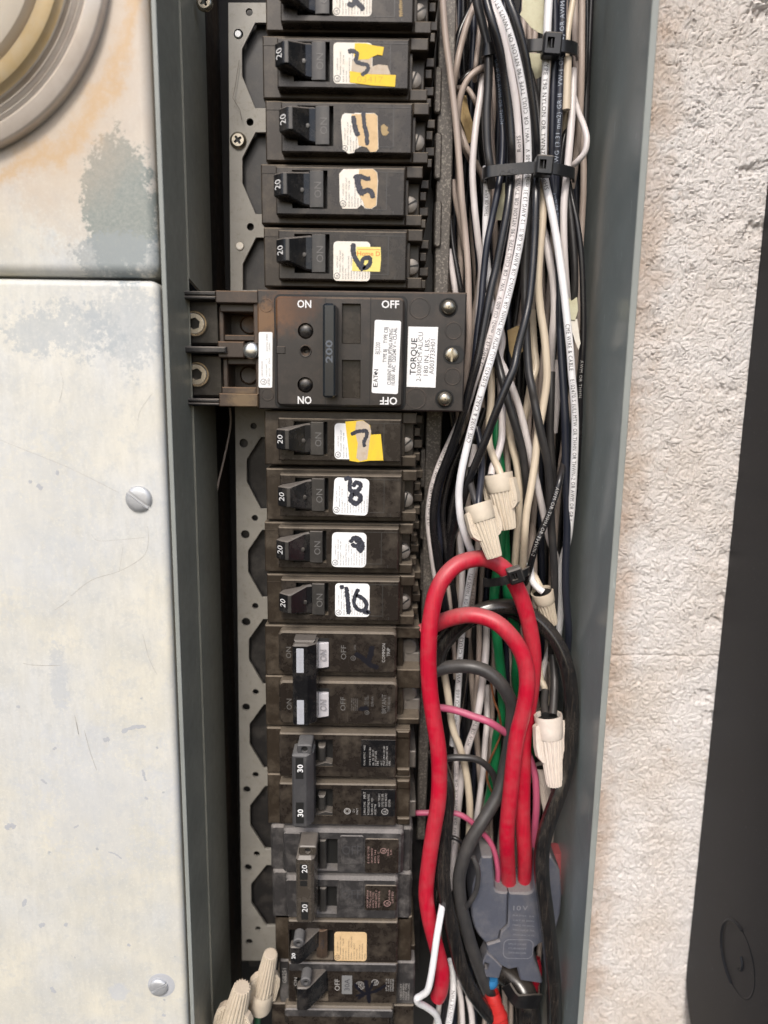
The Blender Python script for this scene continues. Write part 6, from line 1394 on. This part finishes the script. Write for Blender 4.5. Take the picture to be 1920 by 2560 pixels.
# ---------------------------------------------------------------- wire nuts
def wire_nut(label, k, base, tip, h0, h1, wbase, mat='nut', wing=True, wtip=None, spin=0.0):
    """base = centre of the open collar rim, tip = closed end (photo points), wbase = collar width in frame pixels"""
    p0 = P(*fr(k, *base), h0); p1 = P(*fr(k, *tip), h1)
    ax = (p1 - p0); L = ax.length; ax.normalize()
    s = FR[k][2] * SC(*fr(k, *base), h0); R = wbase / s / 2
    f = (CAMP - p0); f = (f - ax * f.dot(ax)).normalized(); sd = ax.cross(f)
    f2 = f * math.cos(spin) + sd * math.sin(spin); sd = ax.cross(f2); f = f2
    t = thing('wire_nut', label, 'wire nut', k, base[0], base[1], h0, 'beige wire nuts')
    n = 72
    def ring(d, r, rib=0.0, hexa=0.0):
        o = []
        for i in range(n):
            a = 2 * math.pi * i / n
            rr = r * (1 + hexa * math.cos(6 * a))
            if rib: rr *= 1 + rib * (1 if (i % 4) < 2 else -1) * 0.8
            o.append(p0 + ax * (d * L) + (f * math.cos(a) + sd * math.sin(a)) * rr)
        return o
    m = MB()
    prof = [(0.10, R * .80), (0.0, R * .86), (-0.005, R * .98), (0.02, R), (0.20, R * .93), (0.30, R * .90), (0.315, R * .86)]
    rs = [ring(d, r) for d, r in prof]
    for a, b in zip(rs, rs[1:]): m.ring_strip(a, b)
    co = m.build('collar', M[mat], t, 40)
    m = MB()
    rs = [ring(d, r, rb) for d, r, rb in ((0.30, R * .80, .0), (0.33, R * .80, .07), (0.5, R * .72, .085), (0.75, R * .62, .095), (0.95, R * .54, .10), (0.995, R * .50, .10), (1.0, R * .44, 0.06))]
    for a, b in zip(rs, rs[1:]): m.ring_strip(a, b)
    m.add(rs[-1], [tuple(range(n))]); m.build('ribbed_body', M[mat], t, 18)
    m = MB(); m.add(ring(0.06, R * .82), [tuple(range(n))]); m.build('bore', M['deep'], t)
    if wing:
        for sg in (1, -1):
            m = MB()
            pl = [(0.08, .85), (0.12, 1.18), (0.40, 1.26), (0.54, 1.18), (0.62, .90), (0.66, .55), (0.1, .55)]
            th = R * .22
            A = [p0 + ax * (d * L) + sd * (sg * r * R) + f * th for d, r in pl]; B = [p0 + ax * (d * L) + sd * (sg * r * R) - f * th for d, r in pl]
            m.ring_strip(A, B); m.add(A, [tuple(range(len(pl)))]); m.add(B, [tuple(range(len(pl)))[::-1]])
            for q in range(3):
                r0 = .78 + .15 * q
                c0, c1 = p0 + ax * (.12 * L) + sd * (sg * r0 * R) + f * th, p0 + ax * ((.60 - .05 * q) * L) + sd * (sg * (r0 - .05) * R) + f * th
                m.tube([c0, (c0 + c1) / 2, c1], R * .055, 6)
            m.build('wing', M[mat], t, 20)
    return t
wire_nut('upper beige wire nut in the middle of the bundle, mouth up', 'C', (745, 945), (830, 1405), -11, -8, 245, spin=0.5)
wire_nut('beige wire nut overlapping the top of the red arch', 'C', (578, 1192), (718, 1640), -2, 3, 235, spin=-0.45)
wire_nut('beige wire nut half hidden behind the black wires, right of the red arch', 'D', (1110, 425), (1190, 700), -19, -22, 190, spin=.5, wing=False)
wire_nut('clean whitish wire nut with ribs low on the right of the loops', 'D', (1162, 1450), (1215, 2035), -8, -4, 235, 'nut_white', spin=-0.5)
wire_nut('pale wire nut mostly hidden behind the clean whitish one', 'E', (1105, 380), (1160, 760), -24, -24, 130, 'nut_white', wing=False)
wire_nut('beige wire nut pointing up in the bottom left corner of the breakers', 'G', (375, 940), (445, 612), -6, 4, 150, 'nut', spin=.3)
wire_nut('beige wire nut nearest the bottom edge, pointing up, front left', 'G', (175, 1180), (265, 822), 0, 10, 190, 'nut', spin=-.2)
wire('green wire dropping out of the lower left wire nut', [('G', 372, 930, -8), ('G', 365, 1000, -12), ('G', 355, 1100, -18)], 16, 'green')
# ---------------------------------------------------------------- grey current clamp
ct = thing('current_clamp', 'dusty blue-grey plastic split clamp closed round the red cables near the bottom', 'clamp sensor', 'F', 860, 600, -20)
HC = -12
def fpoly(L, h=HC): return [(lambda q: (q.x, q.z))(P(*fr('F', x, y), h)) for x, y in L]
seam = [(833, 238), (826, 510), (770, 560), (755, 632), (650, 664)]
left = [(700, -60), (612, -60), (570, 60), (540, 180), (522, 330), (528, 440), (552, 530), (590, 600), (640, 655), (646, 660)] + [(752, 628), (766, 556), (822, 506), (829, 240), (770, 236), (735, 225), (717, 190), (714, 100)]
right = [(837, 240), (990, 244), (1022, 232), (1040, 200), (1044, 60), (1060, -60), (1190, -60), (1262, 60), (1275, 250), (1262, 420), (1225, 560), (1150, 640), (1090, 668), (1052, 700), (1042, 740), (1052, 800), (1100, 920), (1117, 975), (1110, 998), (935, 972), (925, 945), (906, 866), (842, 880), (770, 850), (700, 790), (655, 735), (652, 670), (758, 636), (773, 562), (829, 512)]
m = MB(); m.plate(fpoly(left)[::1], (), HC - 20, HC, 0.8); m.build('left_jaw', M['ct'], ct, 35)
m = MB(); m.plate(fpoly(right)[::1], (), HC - 20, HC, 0.8); rj = m.build('right_jaw', M['ct'], ct, 35)
tabp = [(655, 738), (705, 780), (782, 858), (755, 952), (600, 938), (582, 908), (590, 880)]
hole = [(635, 812), (676, 828), (660, 880), (622, 866)]
m = MB(); m.plate(fpoly(tabp, HC + 1.5), [fpoly(hole, HC + 1.5)], HC - 8, HC + 1.5, 0.5); m.build('latch_tab', M['ct'], ct, 35)
m = MB(); m.plate(fpoly(hole, HC - 2), (), HC - 6, HC - 2.5, 0); m.build('latch_hole', M['groove'], ct)
ol = MB()
o1 = rect('F', 790, 625, 1038, 785, HC); q1 = rrect(*o1, 3.0); q2 = rrect(o1[0] + .3, o1[1] + .3, o1[2] - .3, o1[3] - .3, 2.8)
ol.ring_strip([(a, -(HC + .05), b) for a, b in q1], [(a, -(HC + .05), b) for a, b in q2])
ol.text('10', 'F', 905, 365, 44, HC + .05, 0, 62); ol.text('V', 'F', 972, 365, 44, HC + .05, 0, 44)
for i, s in enumerate(('RATIO  5A', 'CAT III 600V', 'FREQ 50-60Hz', 'MAX INPUT 70A', 'ACCURACY 1%')): ol.text(s, 'F', 870, 425 + 40 * i, 14, HC + .05, -3, 180, 'l')
for i, s in enumerate(('SPLIT CORE', 'CURRENT', 'SENSOR')): ol.text(s, 'F', 908, 665 + 36 * i, 16, HC + .05, -2, 150)
ol.build('embossed_print', simple('ct_print', (0.19, 0.19, 0.21), .6), rj, 0)
q0, q1_ = P(*fr('F', 685, 935), HC - 3), P(*fr('F', 683, 1005), HC - 3)
m = MB(); m.tube([q0, q0.lerp(q1_, .4), q0.lerp(q1_, .8), q1_], lambda t: (4.6, 5.2, 4.9, 3.8)[min(3, int(t * 3.99))] * .78, 20); tag(m.build('cable_plug', M['blue'], None, 50), 'small blue collar under the latch of the grey clamp', 'plug')
wire('grey lead coming out of the blue collar', F_((685, 980, -15), (688, 1040, -15), (700, 1110, -15), (760, 1200, -17), (810, 1290, -20)), 17, 'grey')
# red tape spiral
px_, ws_ = path(F_((695, 1060, -12), (705, 1130, -11), (725, 1210, -10), (755, 1290, -9), (775, 1420, -8)), 10)
m = MB(); m.tube(ws_, lambda t: 4.0 + .6 * ((t * 4.2) % 1.0), 24, 2, .10, .25, caps=False); tag(m.build('red_tape', M['redtape'], None, 30), 'crumpled red tape wound round a lead at the bottom edge', 'tape')
m = MB(); px_, ws_ = path(F_((1215, -130, -30), (1218, -40, -30), (1222, 60, -30), (1225, 185, -30)), 6); m.tube(ws_, lambda t: 4.6 + 1.6 * t, 24, caps=True); tag(m.build('pink_tape', M['pinktape'], None, 30), 'faded pink-red tape wrapped over a cable end right of the grey clamp', 'tape')
m = MB(); px_, ws_ = path(F_((820, 1000, -18), (900, 1120, -14), (980, 1130, -14), (1080, 1130, -18)), 8); band(m, (px_, ws_), 7.5, 1.2); tag(m.build('cable_collar', M['tie'], None, 30), 'broad black collar round the thick cable under the clamp', 'collar')
# soft paint fleck and cobweb strands on the plate
m = MB(); w1 = [(598, 150), (588, 215), (582, 245), (600, 275), (604, 300)]
m.tube([P(x, y, -43.5 + .3 * i) for i, (x, y) in enumerate(w1)], .12, 5); tag(m.build('dirt_strand', simple('web', (0.12, .10, .08), .7), None), 'dark curled strand of dirt on the upper perforated plate', 'debris')
